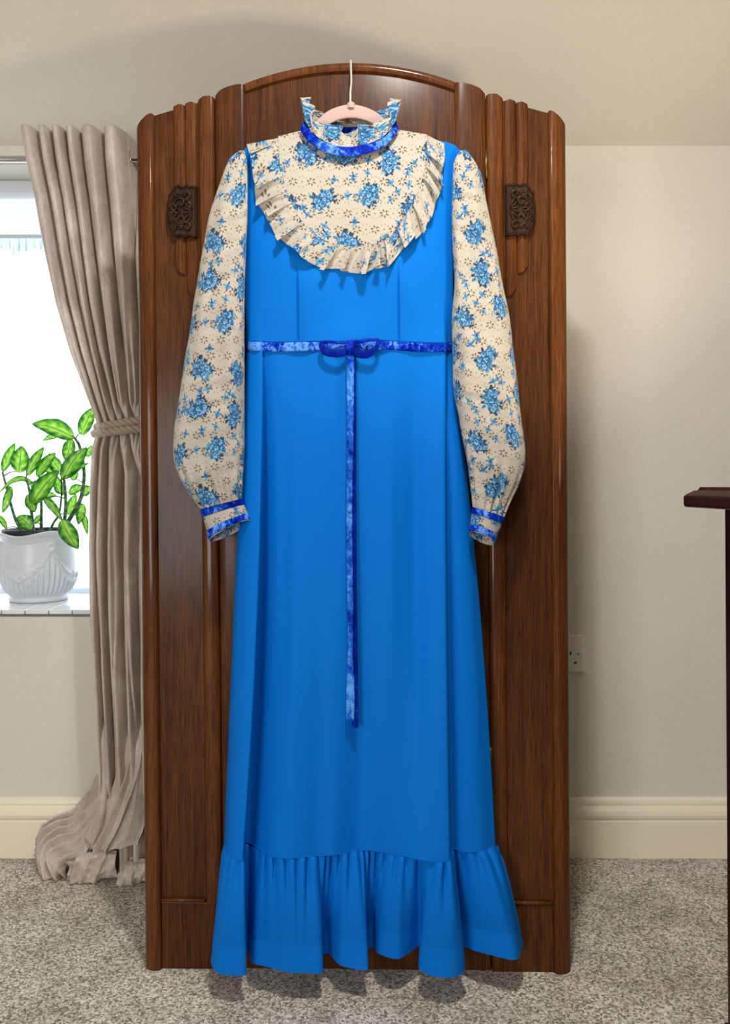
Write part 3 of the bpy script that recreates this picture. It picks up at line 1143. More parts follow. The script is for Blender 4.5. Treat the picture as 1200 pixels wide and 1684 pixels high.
for j in range(46):
    t_ = j / 45.0
    A = LT.copy()
    wob = np.sin(phs) + 0.4 * np.sin(2 * phs + 1)
    A[:, 1] -= hgt * t_ * (1 + 0.12 * np.sin(phs * 0.5) * t_) 
    off = -0.004 + 0.010 * t_ ** 0.8 * wob + 0.004 * t_ - 0.012 * t_ * np.cos(2 * PI * (s_ - 4 / 14.0)).clip(0, 1)
    A[:, 0] += rm[:, 0] * off * F / 1.6 + 2.5 * t_ * np.cos(phs)
    A[:, 2] += rm[:, 1] * off
    rows.append(lpx(A))
    cc.append(floral(s_ * 0.52, np.full(NL, 0.02 + t_ * 0.045)))
rows.append(rows[0])
grid('collar_ruffle', np.array(rows[:-1]), M['print'], dress, wrap=True, base=DB, color=np.array(cc))

# sleeves
SL = [(395, 247, 402, 248), (377, 262, 406, 268), (362, 300, 407, 300), (345, 350, 407, 350), (335, 400, 405, 400), (326, 450, 403, 450), (318, 500, 402, 500), (311, 550, 402, 550),
      (302, 600, 402, 600), (295, 650, 402, 650), (287, 700, 402, 700), (285, 740, 402, 735), (289, 770, 401, 760), (304, 800, 399, 785), (318, 821, 398, 803), (330, 837, 397, 820)]
SRt = [(766, 246, 757, 247), (780, 265, 746, 266), (792, 290, 744, 295), (800, 333, 743, 330), (810, 380, 743, 380), (820, 430, 745, 430), (827, 470, 747, 470), (837, 517, 743, 517),
       (843, 567, 743, 567), (848, 607, 744, 607), (853, 650, 746, 648), (857, 690, 753, 680), (863, 733, 759, 717), (863, 763, 766, 748), (855, 793, 771, 785), (840, 824, 775, 815), (829, 850, 777, 833)]


def sleeve(pairs, name, sgn, seed, cuff_pairs, uoff):
    A = spl(np.array(pairs, dtype=float), 860)
    nf = 190
    thf = np.linspace(-PI / 2, PI / 2, nf)                       # front half, -pi/2 = outer silhouette
    thb = np.linspace(PI / 2, 1.5 * PI, 26)[1:-1]
    th2 = np.concatenate([thf, thb])
    P = np.zeros((860, len(th2), 3)); U = np.zeros((860, len(th2))); Vv = np.zeros((860, len(th2)))
    cen = (A[:, :2] + A[:, 2:]) / 2
    ln = np.concatenate([[0], np.cumsum(np.linalg.norm(np.diff(cen, axis=0), axis=1))])
    L = ln[-1]
    for j in range(860):
        s_ = ln[j] / L
        o, i_ = A[j, :2], A[j, 2:]
        c = (o + i_) / 2; h = (i_ - o) / 2
        hw = np.linalg.norm(h)
        b = min(0.034, 0.00062 * hw + 0.003)
        cap = math.exp(-s_ * 26); cuff = np.clip((s_ - 0.80) / 0.20, 0, 1)
        yc = 1.590 + 0.022 * math.exp(-s_ * 9)
        rip = 1 + (0.20 * cuff ** 1.5 * np.sin(th2 * 15 + seed) * (0.6 + 0.4 * np.sin(th2 * 5 + seed)) + 0.12 * cap * np.sin(th2 * 11))
        soft = 0.0050 * np.sin(th2 * 3.4 + s_ * 7 + seed) * math.sin(PI * s_) + 0.0026 * np.sin(th2 * 6 - s_ * 14) * math.sin(PI * s_)
        sx = np.sin(th2); cx = np.cos(th2)
        X = c[0] + h[0] * sx * (1 + (rip - 1) * 0.25)
        Yp = c[1] + h[1] * sx
        # flattened tube
        fl = np.sign(cx) * np.abs(cx) ** 0.75
        D = yc - (b * rip * fl + soft * np.abs(cx)) * np.where(cx > 0, 1.0, 0.85)
        wrk = noise.noise(Vector((0, s_ * 22 + seed, 0)))
        D = D + 0.0016 * np.sin(s_ * 55 + th2 * 2.2 + 3 * wrk) * np.clip(cx, 0, 1)
        P[j] = np.stack([(X - 600) * D / F, D, H + (HY - Yp) * D / F], 1)
        U[j] = th2 * hw * 1.58 / F * 1.05 + uoff
        Vv[j] = ln[j] * 1.58 / F
    sl_ = grid(name, P, M['print'], dress, wrap=True, base=DB, color=floral(U, Vv + seed * 0.031))
    # cuff
    (ax, ay, bx_, by_), (dx, dy, ex, ey) = cuff_pairs
    nth = 200
    th3 = np.linspace(0, 2 * PI, nth, endpoint=False)

    def cuff_ring(q, grow=0.0):
        o = np.array([ax + (dx - ax) * q, ay + (dy - ay) * q]); i_ = np.array([bx_ + (ex - bx_) * q, by_ + (ey - by_) * q])
        c = (o + i_) / 2; h = (i_ - o) / 2
        hw = np.linalg.norm(h); h = h * (1 + grow * 0.6 / hw)
        b = 0.019 + 0.004 * q + grow * 1.2 / 1000
        D = 1.590 - b * np.cos(th3)
        X = c[0] + h[0] * np.sin(th3)
        Yp = c[1] + h[1] * np.sin(th3) - np.cos(th3) * (7.0 * q)
        return np.stack([(X - 600) * D / F, D, H + (HY - Yp) * D / F], 1)
    R = np.array([cuff_ring(q) for q in np.linspace(-0.04, 1.0, 60)])
    hw = abs(bx_ - ax) / 2 + 4
    Uc = np.tile(((th3 + PI) % (2 * PI) - PI) * hw * 1.58 / F, (60, 1)) + uoff + 0.05
    Vc = np.tile(np.linspace(0, 0.06, 60)[:, None], (1, nth)) + 0.135 + seed * 0.02
    cu = grid('cuff', R, M['print'], sl_, wrap=True, base=DB, color=floral(Uc, Vc), thick=0.0014)
    cu.matrix_parent_inverse.identity()
    for q0, q1 in ((0.0, 0.27), (0.70, 0.96)):
        R = np.array([cuff_ring(q, 1.2 + 0.8 * math.sin(PI * k / 6)) for k, q in enumerate(np.linspace(q0, q1, 7))])
        grid('cuff_band', R, M['velvet'], sl_, wrap=True, base=DB, thick=0.001)
    return sl_


sleeve(SL, 'sleeve', -1, 1.0, ((330, 837, 397, 820), (345, 889, 412, 857)), 0.045)
sleeve(SRt, 'sleeve', 1, 2.0, ((829, 850, 777, 833), (812, 894, 772, 877)), 0.11)


# velvet ribbons
def ribbon(name, pts, width, m, parent=dress, n=160, twist=None, thick=0.0012):
    """pts: (px x, px y, depth); width in px across the ribbon, in the picture plane"""
    A = spl(np.array(pts, dtype=float), n)
    tg = np.gradient(A[:, :2], axis=0); tg /= np.linalg.norm(tg, axis=1)[:, None] + 1e-9
    nr = np.stack([-tg[:, 1], tg[:, 0]], 1)
    w = np.interp(np.linspace(0, 1, n), np.linspace(0, 1, len(width)), width)
    rows = []
    for k, a in enumerate(np.linspace(-0.5, 0.5, 7)):
        q = A.copy()
        q[:, :2] += nr * (w * a)[:, None]
        q[:, 2] -= 0.0008 * math.cos(PI * a) 
        if twist is not None:
            q[:, 2] += a * np.interp(np.linspace(0, 1, n), np.linspace(0, 1, len(twist)), twist)
        rows.append(lpx(q))
    return grid(name, np.array(rows), m, parent, base=DB, thick=thick)


bx_ = np.linspace(406, 743, 25)
wy = np.interp(bx_, np.maximum.accumulate(wsp[:, 0]), wsp[:, 1])
by_ = np.interp(bx_, [406, 450, 500, 575, 640, 700, 743], [569, 571, 570, 570, 568, 572, 572])
ribbon('waist_ribbon', np.column_stack([bx_, by_, wy - 0.0045]), [14, 15, 14, 14, 15, 14], M['velvet'])
# pale piping along the top of the waist
tubes('waist_seam', [(lpx(np.column_stack([bx_, by_ - 9.5, wy - 0.0015])), 0.0013)], M['crepe'], dress, 6, DB)
bow = empty('bow', (0, 0, 0)); bow.parent = dress
Yk = 1.5655
ribbon('bow_loop', [(577, 563, Yk), (560, 564, Yk - 0.003), (541, 562, Yk - 0.004), (529, 566, Yk - 0.006), (534, 577, Yk - 0.009), (548, 581, Yk - 0.009), (564, 580, Yk - 0.008), (576, 574, Yk - 0.004)],
       [4, 4, 4, 8, 13, 13, 12, 9], M['velvet_deep'], bow)
ribbon('bow_loop', [(577, 563, Yk), (590, 562, Yk - 0.003), (606, 559.5, Yk - 0.004), (621, 560, Yk - 0.006), (618, 572, Yk - 0.009), (605, 582, Yk - 0.009), (590, 582, Yk - 0.008), (578, 575, Yk - 0.004)],
       [6, 6, 5, 6, 8, 13, 13, 9], M['velvet_deep'], bow)
ribbon('bow_knot', [(576, 558, Yk - 0.004), (576, 566, Yk - 0.011), (576, 575, Yk - 0.012), (576, 584, Yk - 0.008)], [10, 14, 14, 12], M['velvet'], bow, 30)
tl = [(y, 1.559 + 0.010 * (y - 575) / 600.0) for y in (572, 620, 700, 800, 900, 1000, 1060, 1100, 1150)]
ribbon('ribbon_tail', [(581 + (y - 575) * 0.004, y + (14 if k == 8 else 0), Y + 0.004 + 0.0007 * math.sin(k)) for k, (y, Y) in enumerate(tl)] + [(584, 1197, 1.5735)],
       [8, 8, 8, 7, 7, 8, 9, 10, 11, 10], M['velvet_deep'], dress, 200)
ribbon('ribbon_tail', [(576 - (1.5 if 700 < y < 1000 else 0), y, Y + 0.0008 * math.cos(k * 1.7)) for k, (y, Y) in enumerate(tl)] + [(575.5, 1183, 1.568)],
       [13, 12, 11, 10, 10, 10, 9, 8, 12, 14, 13], M['velvet_pale'], dress, 200, twist=[0.001, 0.001, 0.0, 0.001, 0.002, 0.003, 0.0])

# ------------------------------------------------------------------ coat hanger
hg = empty('coat_hanger', px(577, 190, 1.617))
tag(hg, 'dusty pink velvet coat hanger with a steel hook over the wardrobe top', 'coat hanger')
hb = np.array(hg.location)
A = spl(np.array([(428, 251), (455, 240), (490, 226), (515, 212), (533, 199), (552, 188), (577, 183), (602, 188), (621, 198), (640, 212), (662, 226), (697, 240), (724, 250)], dtype=float), 90)
tg = np.gradient(A, axis=0); tg /= np.linalg.norm(tg, axis=1)[:, None]
nr = np.stack([-tg[:, 1], tg[:, 0]], 1)
wd_ = np.interp(np.linspace(0, 1, 90), [0, 0.2, 0.35, 0.5, 0.65, 0.8, 1], [4, 7, 20, 23, 20, 7, 4])
rows = []
for k in range(12):
    a = 2 * PI * k / 12
    ca, sa = math.cos(a), math.sin(a)
    fa = np.sign(ca) * abs(ca) ** 0.5
    q = A + nr * (wd_ * 0.5 * fa)[:, None]
    Yh = 1.617 + 0.0035 * np.sign(sa) * abs(sa) ** 0.5
    rows.append(np.stack([(q[:, 0] - 600) * Yh / F, np.full(90, Yh), H + (HY - q[:, 1]) * Yh / F], 1))
P = np.array(rows).transpose(1, 0, 2)
grid('hanger_arm', P, M['hanger'], hg, wrap=True, base=hb)
nub = lathe('hanger_collar', [(0.0085, -0.008), (0.0085, 0.0), (0.007, 0.004), (0.004, 0.006), (0.0, 0.0065)], 20, M['hanger'], hg)
nub.location = Vector(px(577, 173, 1.617)) - hg.location
ztop = zt(107)
hx = px(577, 107, 1.67)[0]
pth = [px(576, 172, 1.617), px(576, 152, 1.626), px(577.5, 134, 1.642), (hx, 1.659, ztop - 0.022), (hx, 1.6685, ztop - 0.006), (hx, 1.677, ztop + 0.0030), (hx + 0.001, 1.690, ztop + 0.0036),
       (hx, 1.702, ztop + 0.0034), (hx, 1.713, ztop + 0.001), (hx, 1.717, ztop - 0.010), (hx, 1.716, ztop - 0.020)]
tubes('hanger_hook', [(spl(np.array(pth), 60), 0.0023)], M['hook'], hg, 8, hb)

# ------------------------------------------------------------------ curtain, rod, tieback
YC = 2.105
rod = empty('curtain_rod', px(0, 262, YC))
tag(rod, 'slim brushed steel curtain rod running under the sloping ceiling', 'curtain rod')
rb = np.array(rod.location)
zr = rb[2]
tubes('rod', [(np.array([(-1.7, YC, zr), (-1.2, YC, zr), (-0.52, YC, zr)]), 0.0085)], M['steel'], rod, 16, rb)
for bxp in (-1.62, -0.535):
    tubes('bracket', [(np.array([(bxp, YC, zr - 0.006), (bxp, YC + 0.05, zr - 0.012), (bxp, YW, zr - 0.012)]), 0.006)], M['steel'], rod, 10, rb)

ct = empty('curtain', (px(190, 0, YC)[0], YC, 0.0))
tag(ct, 'long taupe crushed velvet eyelet curtain tied back and pooling on the carpet', 'curtain')
cb = np.array(ct.location)
NU = 420
YCF = YC - 0.05
us = np.linspace(0, 1, NU)
yk = [212, 262, 330, 420, 500, 580, 640, 690, 705, 740, 800, 900, 1000, 1100, 1200, 1265]
Lx = [37, 46, 62, 78, 95, 118, 140, 158, 160, 151, 148, 147, 150, 156, 162, 165]
Rx = [250, 250, 252, 256, 258, 256, 252, 248, 248, 252, 256, 258, 258, 258, 258, 258]
Am = [0.036, 0.036, 0.036, 0.035, 0.033, 0.030, 0.026, 0.020, 0.018, 0.021, 0.028, 0.030, 0.030, 0.030, 0.028, 0.026]
nf_ = 6.0
# fold positions: cumulative so that the first folds are narrow and a broad flat one follows
fold_x = np.array([31, 62, 84, 107.5, 129.5, 166, 204, 252]) - 37.0
fold_x = fold_x / 213.0
fold_lo = np.array([-0.03, 0.11, 0.24, 0.50, 0.72, 0.96, 1.20, 1.45])
fold_ph = np.arange(8) * PI
yv = np.linspace(212, 1440, 284)
rows = []
for y in yv:
    l_, r_, am_ = (float(np.interp(y, yk, q)) for q in (Lx, Rx, Am))
    drop = np.clip((y - 300) / 300.0, 0, 1)
    wob = np.array([noise.noise(Vector((u * 7, y / 260.0, 0.0))) for u in us]) * drop
    wob2 = np.array([noise.noise(Vector((u * 17, y / 190.0, 4.0))) for u in us]) * drop
    lowq = np.clip((y - 660) / 120.0, 0, 1)
    phq = np.interp(us, fold_x * (1 - lowq) + fold_lo * lowq, fold_ph) + (0.55 + 0.35 * lowq) * wob
    tight = np.exp(-((y - 698) / 26.0) ** 2)
    f_ = 0.45 - 1.45 * (np.sqrt(np.sin(phq) ** 2 + 0.012) - 0.05) ** (0.66 + 0.26 * lowq)
    Y = YC - 0.030 + 0.035 * np.clip((y - 1285) / 70.0, 0, 1) + 1.35 * am_ * f_ + 0.085 * np.clip((us - 0.785) / 0.03, 0, 1) * np.clip((420 - y) / 160.0, 0, 1) + 0.010 * wob2 * (1 - tight) + 0.004 * np.sin(us * 95 + y / 60.0) * drop * (1 - 0.5 * tight) * (1 - 0.75 * lowq)
    # below the tie the cloth comes a little forward in the middle
    below = np.clip((y - 720) / 200.0, 0, 1)
    Y -= 0.015 * below * np.sin(PI * us)
    X = l_ + (r_ - l_) * us - (r_ - l_) * 0.009 * np.sin(2 * phq) * (1 - np.clip((300 - y) / 80.0, 0, 1) * 0.6) + 5.0 * wob * (1 - tight) * np.sin(PI * us) * drop
    rows.append(np.stack([(X - 600) * YCF / F, Y, np.full(NU, H + (HY - y) * YCF / F)], 1))
grid('drape', np.array(rows), M['curtain'], ct, base=cb, thick=0.0025)


def cloth_patch(name, table, nr, nc, pleats, amp, wob_, seed, along=0.0, dy=0.0):
    """a loose sheet of the pooled cloth: control rows of (px x, px y, depth), pleats running down the sheet"""
    T = np.array(table, dtype=float)
    T[..., 2] += dy
    m_, k_ = T.shape[:2]
    A = np.array([spl(T[i], nc) for i in range(m_)])
    A = spl(A.reshape(m_, -1), nr).reshape(nr, nc, 3)
    P = np.stack([(A[..., 0] - 600) * A[..., 2] / F, A[..., 2], H + (HY - A[..., 1]) * A[..., 2] / F], -1)
    du = np.gradient(P, axis=1); dv = np.gradient(P, axis=0)
    N = np.cross(du, dv); N /= np.linalg.norm(N, axis=-1)[..., None] + 1e-9
    N *= np.where(N[..., 1:2] > 0, -1, 1)
    D = np.zeros((nr, nc))
    for i in range(nr):
        a = i / (nr - 1)
        env = min(1.0, 0.35 + 1.3 * a)
        for j in range(nc):
            b_ = j / (nc - 1)
            n1 = noise.noise(Vector((b_ * 2.3 + seed, a * 2.1, seed * 1.7)))
            n2 = noise.noise(Vector((b_ * 5.1, a * 4.3 + seed, seed * 0.7)))
            w_ = math.sin(2 * PI * pleats * b_ + 2.6 * n1 + along * a)
            w_ = 1 - 2 * abs(w_) ** 0.75 if pleats else 0.0
            D[i, j] = amp * env * w_ + wob_ * (1 - 2 * abs(n1) ** 0.8) + 0.6 * wob_ * (1 - 2 * abs(n2) ** 0.8)
    P = P + N * D[..., None]
    P[..., 2] = np.maximum(P[..., 2], 0.0035)
    P[..., 1] = np.minimum(P[..., 1], YW - 0.030)
    return grid(name, P, M['curtain'], ct, base=cb, thick=0.0025)


FAN = [[(170, 1268, 2.10), (172, 1288, 2.085), (173, 1305, 2.065), (173, 1322, 2.045), (172, 1342, 2.025)],
       [(145, 1303, 2.12), (144, 1322, 2.09), (147, 1340, 2.065), (151, 1358, 2.04), (155, 1374, 2.012)],
       [(122, 1332, 2.12), (118, 1350, 2.09), (122, 1368, 2.06), (130, 1386, 2.03), (139, 1399, 1.998)],
       [(98, 1342, 2.11), (93, 1358, 2.085), (97, 1376, 2.06), (108, 1394, 2.03), (123, 1408, 1.995)],
       [(80, 1352, 2.10), (75, 1372, 2.08), (79, 1391, 2.06), (90, 1404, 2.035), (109, 1412, 2.0)],
       [(71, 1380, 2.10), (69, 1400, 2.075), (74, 1414, 2.05), (88, 1418, 2.03), (105, 1424, 2.005)],
       [(75, 1405, 2.09), (74, 1426, 2.06), (81, 1443, 2.025), (96, 1438, 2.02), (112, 1431, 2.015)],
       [(92, 1412, 2.10), (93, 1430, 2.08), (99, 1438, 2.06), (108, 1434, 2.05), (118, 1428, 2.04)]]
cloth_patch('pooled_fold', FAN, 150, 190, 3.2, 0.0150, 0.0045, 1.3, 2.0, 0.05)
FRONT = [[(206, 1165, 2.10), (214, 1160, 2.095), (228, 1160, 2.095), (246, 1165, 2.10)],
         [(200, 1222, 2.06), (212, 1220, 2.044), (228, 1220, 2.046), (246, 1222, 2.06)],
         [(196, 1275, 2.055), (208, 1272, 2.035), (224, 1272, 2.038), (245, 1275, 2.05)],
         [(180, 1322, 2.05), (194, 1324, 2.03), (213, 1326, 2.033), (241, 1328, 2.045)],
         [(160, 1362, 2.055), (178, 1366, 2.032), (200, 1366, 2.035), (236, 1364, 2.045)],
         [(147, 1387, 2.06), (165, 1391, 2.035), (190, 1390, 2.038), (228, 1384, 2.05)],
         [(146, 1399, 2.065), (163, 1402, 2.045), (188, 1400, 2.045), (226, 1393, 2.055)],
         [(158, 1396, 2.09), (170, 1398, 2.08), (190, 1396, 2.08), (222, 1390, 2.09)]]
cloth_patch('pooled_fold', FRONT, 130, 120, 1.4, 0.0085, 0.0030, 4.2, 0.6)
EDGE = [[(166, 1165, 2.09), (169, 1163, 2.085), (173, 1163, 2.085), (178, 1165, 2.09)],
        [(163, 1215, 2.06), (167, 1214, 2.045), (174, 1214, 2.045), (180, 1216, 2.06)],
        [(164, 1270, 2.06), (168, 1270, 2.042), (175, 1270, 2.042), (181, 1272, 2.06)],
        [(162, 1315, 2.06), (167, 1318, 2.040), (173, 1320, 2.040), (178, 1322, 2.06)],
        [(154, 1348, 2.06), (160, 1352, 2.040), (166, 1356, 2.042), (172, 1358, 2.06)],
        [(140, 1378, 2.06), (146, 1384, 2.045), (152, 1388, 2.045), (158, 1388, 2.06)]]
cloth_patch('pooled_fold', EDGE, 80, 40, 0, 0, 0.0015, 2.2)
HEAP = [[(116, 1405, 2.045), (135, 1399, 2.035), (160, 1397, 2.035), (194, 1397, 2.035)],
        [(113, 1413, 2.01), (134, 1404, 1.995), (160, 1403, 1.99), (192, 1402, 1.995)],
        [(116, 1425, 1.998), (136, 1420, 1.98), (160, 1418, 1.98), (190, 1413, 1.99)],
        [(113, 1438, 1.995), (134, 1439, 1.982), (158, 1434, 1.982), (190, 1426, 1.99)],
        [(111, 1447, 2.0), (130, 1453, 1.99), (156, 1447, 1.99), (192, 1436, 1.998)],
        [(120, 1446, 2.03), (136, 1450, 2.02), (158, 1444, 2.02), (188, 1434, 2.02)]]
cloth_patch('pooled_fold', HEAP, 90, 120, 1.6, 0.0035, 0.0075, 7.4, 2.5, 0.06)
CORNER = [[(199, 1432, 2.035), (211, 1416, 2.035), (228, 1410, 2.035), (250, 1408, 2.035)],
          [(196, 1440, 2.005), (209, 1425, 2.0), (227, 1419, 2.0), (250, 1416, 2.0)],
          [(194, 1450, 1.99), (208, 1440, 1.982), (226, 1434, 1.982), (250, 1430, 1.988)],
          [(193, 1457, 1.988), (210, 1455, 1.984), (228, 1450, 1.984), (250, 1446, 1.988)],
          [(200, 1456, 2.005), (212, 1454, 2.005), (228, 1450, 2.005), (250, 1446, 2.005)]]
cloth_patch('pooled_fold', CORNER, 80, 90, 1.4, 0.0030, 0.0065, 9.1, 3.0, 0.055)
# stitched header line and eyelet ring at the right-hand end
ring_c = np.array([px(205, 265, YC)[0], YC, zr])


def torus(name, c, R, r, axis_tilt, m, parent, base):
    P = np.zeros((40, 12, 3))
    for i in range(40):
        a = 2 * PI * i / 40
        for k in range(12):
            b_ = 2 * PI * k / 12
            q = np.array([r * 0.5 * math.sin(b_), (R + r * math.cos(b_)) * math.cos(a), (R + r * math.cos(b_)) * math.sin(a)])
            ca, sa = math.cos(axis_tilt), math.sin(axis_tilt)
            P[i, k] = c + np.array([q[0] * ca - q[1] * sa, q[0] * sa + q[1] * ca, q[2]])
    P = np.concatenate([P, P[:1]])
    return grid(name, P, m, parent, wrap=True, base=base)


for xx_, tl_ in ((209, 0.75),):
    torus('eyelet_ring', np.array([px(xx_, 265, YC)[0], YC - 0.004, zr]), 0.021, 0.0045, tl_, M['steel'], ct, cb)

# rope tieback: two turns of three-strand cord
tbk = empty('curtain_tieback', px(200, 700, YC))
tag(tbk, 'twisted taupe rope tieback looped twice around the curtain', 'tieback')
tb = np.array(tbk.location)


def rope_turn(yl, yr, xl, dep, r):
    """an open loop round the gathered curtain, hooked back to the wall behind the wardrobe"""
    c = spl(np.array([(250, yr - 6, YC + 0.05), (215, yr - 3, YC + 0.052), (180, (yl + yr) / 2, YC + 0.048), (xl + 2, yl + 1, YC + 0.02), (xl, yl + 1, YC - 0.012), (xl + 12, yl, YC - dep * 0.9), (185, yl * 0.7 + yr * 0.3 - 0.5, YC - dep), (215, yr + 0.5, YC - dep), (250, yr - 2, YC - dep * 0.7)], dtype=float), 150)
    core = lpx(c)
    T = np.gradient(core, axis=0); T /= np.linalg.norm(T, axis=1)[:, None]
    s_ = np.concatenate([[0], np.cumsum(np.linalg.norm(np.diff(core, axis=0), axis=1))])
    out = []
    N = np.array([0, 0, 1.0]) - T * T[:, 2:3]; N /= np.linalg.norm(N, axis=1)[:, None]
    Bn = np.cross(T, N)
    for k in range(3):
        a = s_ / 0.046 * 2 * PI + k * 2 * PI / 3
        out.append((core + r * 0.52 * (np.cos(a)[:, None] * N + np.sin(a)[:, None] * Bn), r * 0.60))
    return out


for yl, yr, xl, dep in ((701, 693, 161, 0.068), (712, 706, 157, 0.070)):
    tubes('cord', rope_turn(yl, yr, xl, dep, 0.0105), M['rope'], tbk, 8, tb)

# ------------------------------------------------------------------ potted plant
PY = 2.40
PS = F / PY
pc = np.array([(64 - 600) / PS, PY, WZ0])
pp = empty('potted_plant', tuple(pc))
tag(pp, 'leafy variegated green plant in a white china pot on the windowsill', 'potted plant')
prof = [(0.0, 0.002), (0.070, 0.0), (0.082, 0.001), (0.084, 0.008), (0.081, 0.016), (0.084, 0.021), (0.094, 0.032), (0.103, 0.050), (0.109, 0.070), (0.113, 0.095), (0.1135, 0.12),
        (0.112, 0.145), (0.110, 0.165), (0.110, 0.180), (0.114, 0.192), (0.121, 0.202), (0.125, 0.208), (0.126, 0.212), (0.122, 0.213), (0.116, 0.205), (0.110, 0.195), (0.107, 0.170), (0.104, 0.12)]
pz = np.array(prof)
fine = []
for i in range(len(prof) - 1):
    m_ = 6 if 3 < i < 16 else 2
    for k in range(m_):
        fine.append(tuple(pz[i] + (pz[i + 1] - pz[i]) * k / m_))
fine.append(prof[-1])
fine = spl(np.array(fine), 150)


def pot_fn(r, z, a, i):
    inner = i > 118
    sw = (a / (2 * PI) * 4 + 0.56) % 1.0          # four swags round the pot
    rim = (-0.006 + 0.007 * math.cos(2 * PI * sw)) * np.clip((z - 0.15) / 0.06, 0, 1)
    dr = 0.0
    if not inner:
        gz = 0.158 - 0.082 * (1 - (2 * sw - 1) ** 2) ** 1.0
        d = (z - gz)
        dr += 0.0058 * math.exp(-(d / 0.0075) ** 2) * (0.75 + 0.35 * math.sin(sw * 80) * math.sin(d * 500))
        # rosette at the bottom of the swag
        du = (sw - 0.5) * 2 * PI / 4 * 0.112
        rr = math.hypot(du, z - 0.076)
        dr += 0.005 * math.exp(-((rr - 0.010) / 0.004) ** 2)
        e = min(sw, 1 - sw) * 2 * PI / 4 * 0.112
        re = math.hypot(e, z - 0.166)
        dr += 0.0065 * math.exp(-((re - 0.009) / 0.005) ** 2)
        # flutes below the swag
        lim = gz - 0.016
        if 0.020 < z < lim:
            fade = min(1, (lim - z) / 0.008) * min(1, (z - 0.020) / 0.008)
            dr += 0.0034 * fade * math.sin(a * 44)
        dr += 0.0015 * math.exp(-((z - 0.193 - rim * 0.6) / 0.003) ** 2)
    return r + dr + (0.003 * math.cos(2 * PI * sw) if z > 0.2 else 0), z + rim


pot = lathe('pot', [tuple(q) for q in fine], 360, M['china'], pp, pot_fn)
lathe('inner_pot', [(0.096, 0.10), (0.1035, 0.205), (0.106, 0.214), (0.103, 0.2155), (0.1005, 0.205), (0.099, 0.172)], 48, M['inner'], pp)
lathe('soil', [(0.1, 0.168), (0.09, 0.173), (0.06, 0.176), (0.03, 0.179), (0.0, 0.18)], 40, M['soil'], pp)

# leaves: base, tip (pixels), width px, depth offset of base and tip, droop
ST = [  # stems
    [(40, 876, 0.0), (27, 858, 0.0), (17, 826, -0.01), (9, 795, -0.015), (4, 776, -0.02)],
    [(55, 880, -0.04), (53, 855, -0.045), (51, 835, -0.05), (48, 805, -0.05), (42, 785, -0.045)],
    [(68, 880, 0.02), (68, 855, 0.02), (68, 830, 0.02), (66, 800, 0.02), (64, 782, 0.01)],
    [(80, 878, 0.03), (88, 860, 0.03), (97, 845, 0.03), (101, 815, 0.02), (101, 780, 0.0)],
    [(100, 878, 0.0), (113, 856, 0.0), (129, 829, 0.0), (136, 806, 0.0), (138, 773, 0.0), (131, 735, -0.01), (124, 722, -0.01)],
    [(92, 880, -0.04), (105, 858, -0.05), (108, 828, -0.05), (106, 795, -0.05), (104, 786, -0.05)],
]
rads = [0.0055, 0.006, 0.0055, 0.0045, 0.0075, 0.0065]
stems = []
for k, q in enumerate(ST):
    A = spl(np.array([px(x, y, PY + d) for x, y, d in q]), 40)
    A[0, 2] = min(A[0, 2], WZ0 + 0.172)
    stems.append(tubes('stem', [(A, np.linspace(rads[k], rads[k] * 0.55, 40))], M['stem'], pp, 10, pc))
LV = [  # base x,y, tip x,y, width, depth base, depth tip, bow, stem
    (122, 720, 52, 697, 28, -0.01, -0.05, 6, 4), (133, 715, 155, 669, 22, 0.0, -0.03, 3, 4), (94, 717, 70, 725, 9, 0.02, 0.05, 2, 4), (117, 721, 107, 757, 19, -0.02, -0.05, -4, 4),
    (103, 788, 143, 735, 25, -0.05, -0.09, 5, 5), (112, 784, 147, 761, 8, -0.05, -0.02, 3, 5), (31, 778, 36, 733, 29, -0.02, 0.02, 0, 0), (4, 776, 25, 728, 15, -0.02, 0.02, 3, 0),
    (45, 783, 72, 735, 16, -0.045, 0.0, 4, 1), (60, 784, 92, 744, 17, 0.01, -0.03, 4, 2), (101, 775, 80, 745, 20, 0.0, 0.04, -3, 3), (92, 779, 66, 768, 13, 0.02, 0.04, 2, 3),
    (51, 829, 97, 774, 27, -0.06, -0.10, 5, 1), (48, 812, 57, 843, 19, -0.05, -0.08, -2, 1), (58, 796, -3, 812, 9, -0.045, -0.06, 16, 1), (18, 799, 4, 844, 13, -0.015, -0.05, -3, 0),
    (72, 817, 103, 858, 13, -0.05, -0.10, 3, 5), (101, 855, 129, 903, 25, -0.11, -0.135, -3, 5), (52, 871, 28, 849, 22, -0.06, -0.07, 4, 1), (103, 813, 90, 780, 17, 0.02, 0.04, -2, 3),
    (113, 812, 140, 802, 15, 0.03, 0.02, 4, 3), (134, 816, 152, 800, 16, 0.01, 0.03, 3, 4), (136, 828, 129, 863, 15, 0.01, -0.01, -2, 4), (137, 846, 144, 880, 10, 0.02, 0.0, 2, 4),
    (71, 822, 94, 816, 12, 0.02, 0.05, 5, 2), (12, 870, -6, 845, 9, -0.05, -0.04, 2, 0), (112, 847, 125, 812, 15, 0.04, 0.06, 2, 3), (56, 862, 70, 846, 9, 0.03, 0.05, 2, 2),
    (143, 752, 151, 732, 10, 0.02, 0.03, 1, 4), (52, 792, 66, 812, 14, 0.04, 0.05, 1, 2), (118, 790, 128, 775, 12, 0.05, 0.06, 1, 4)]
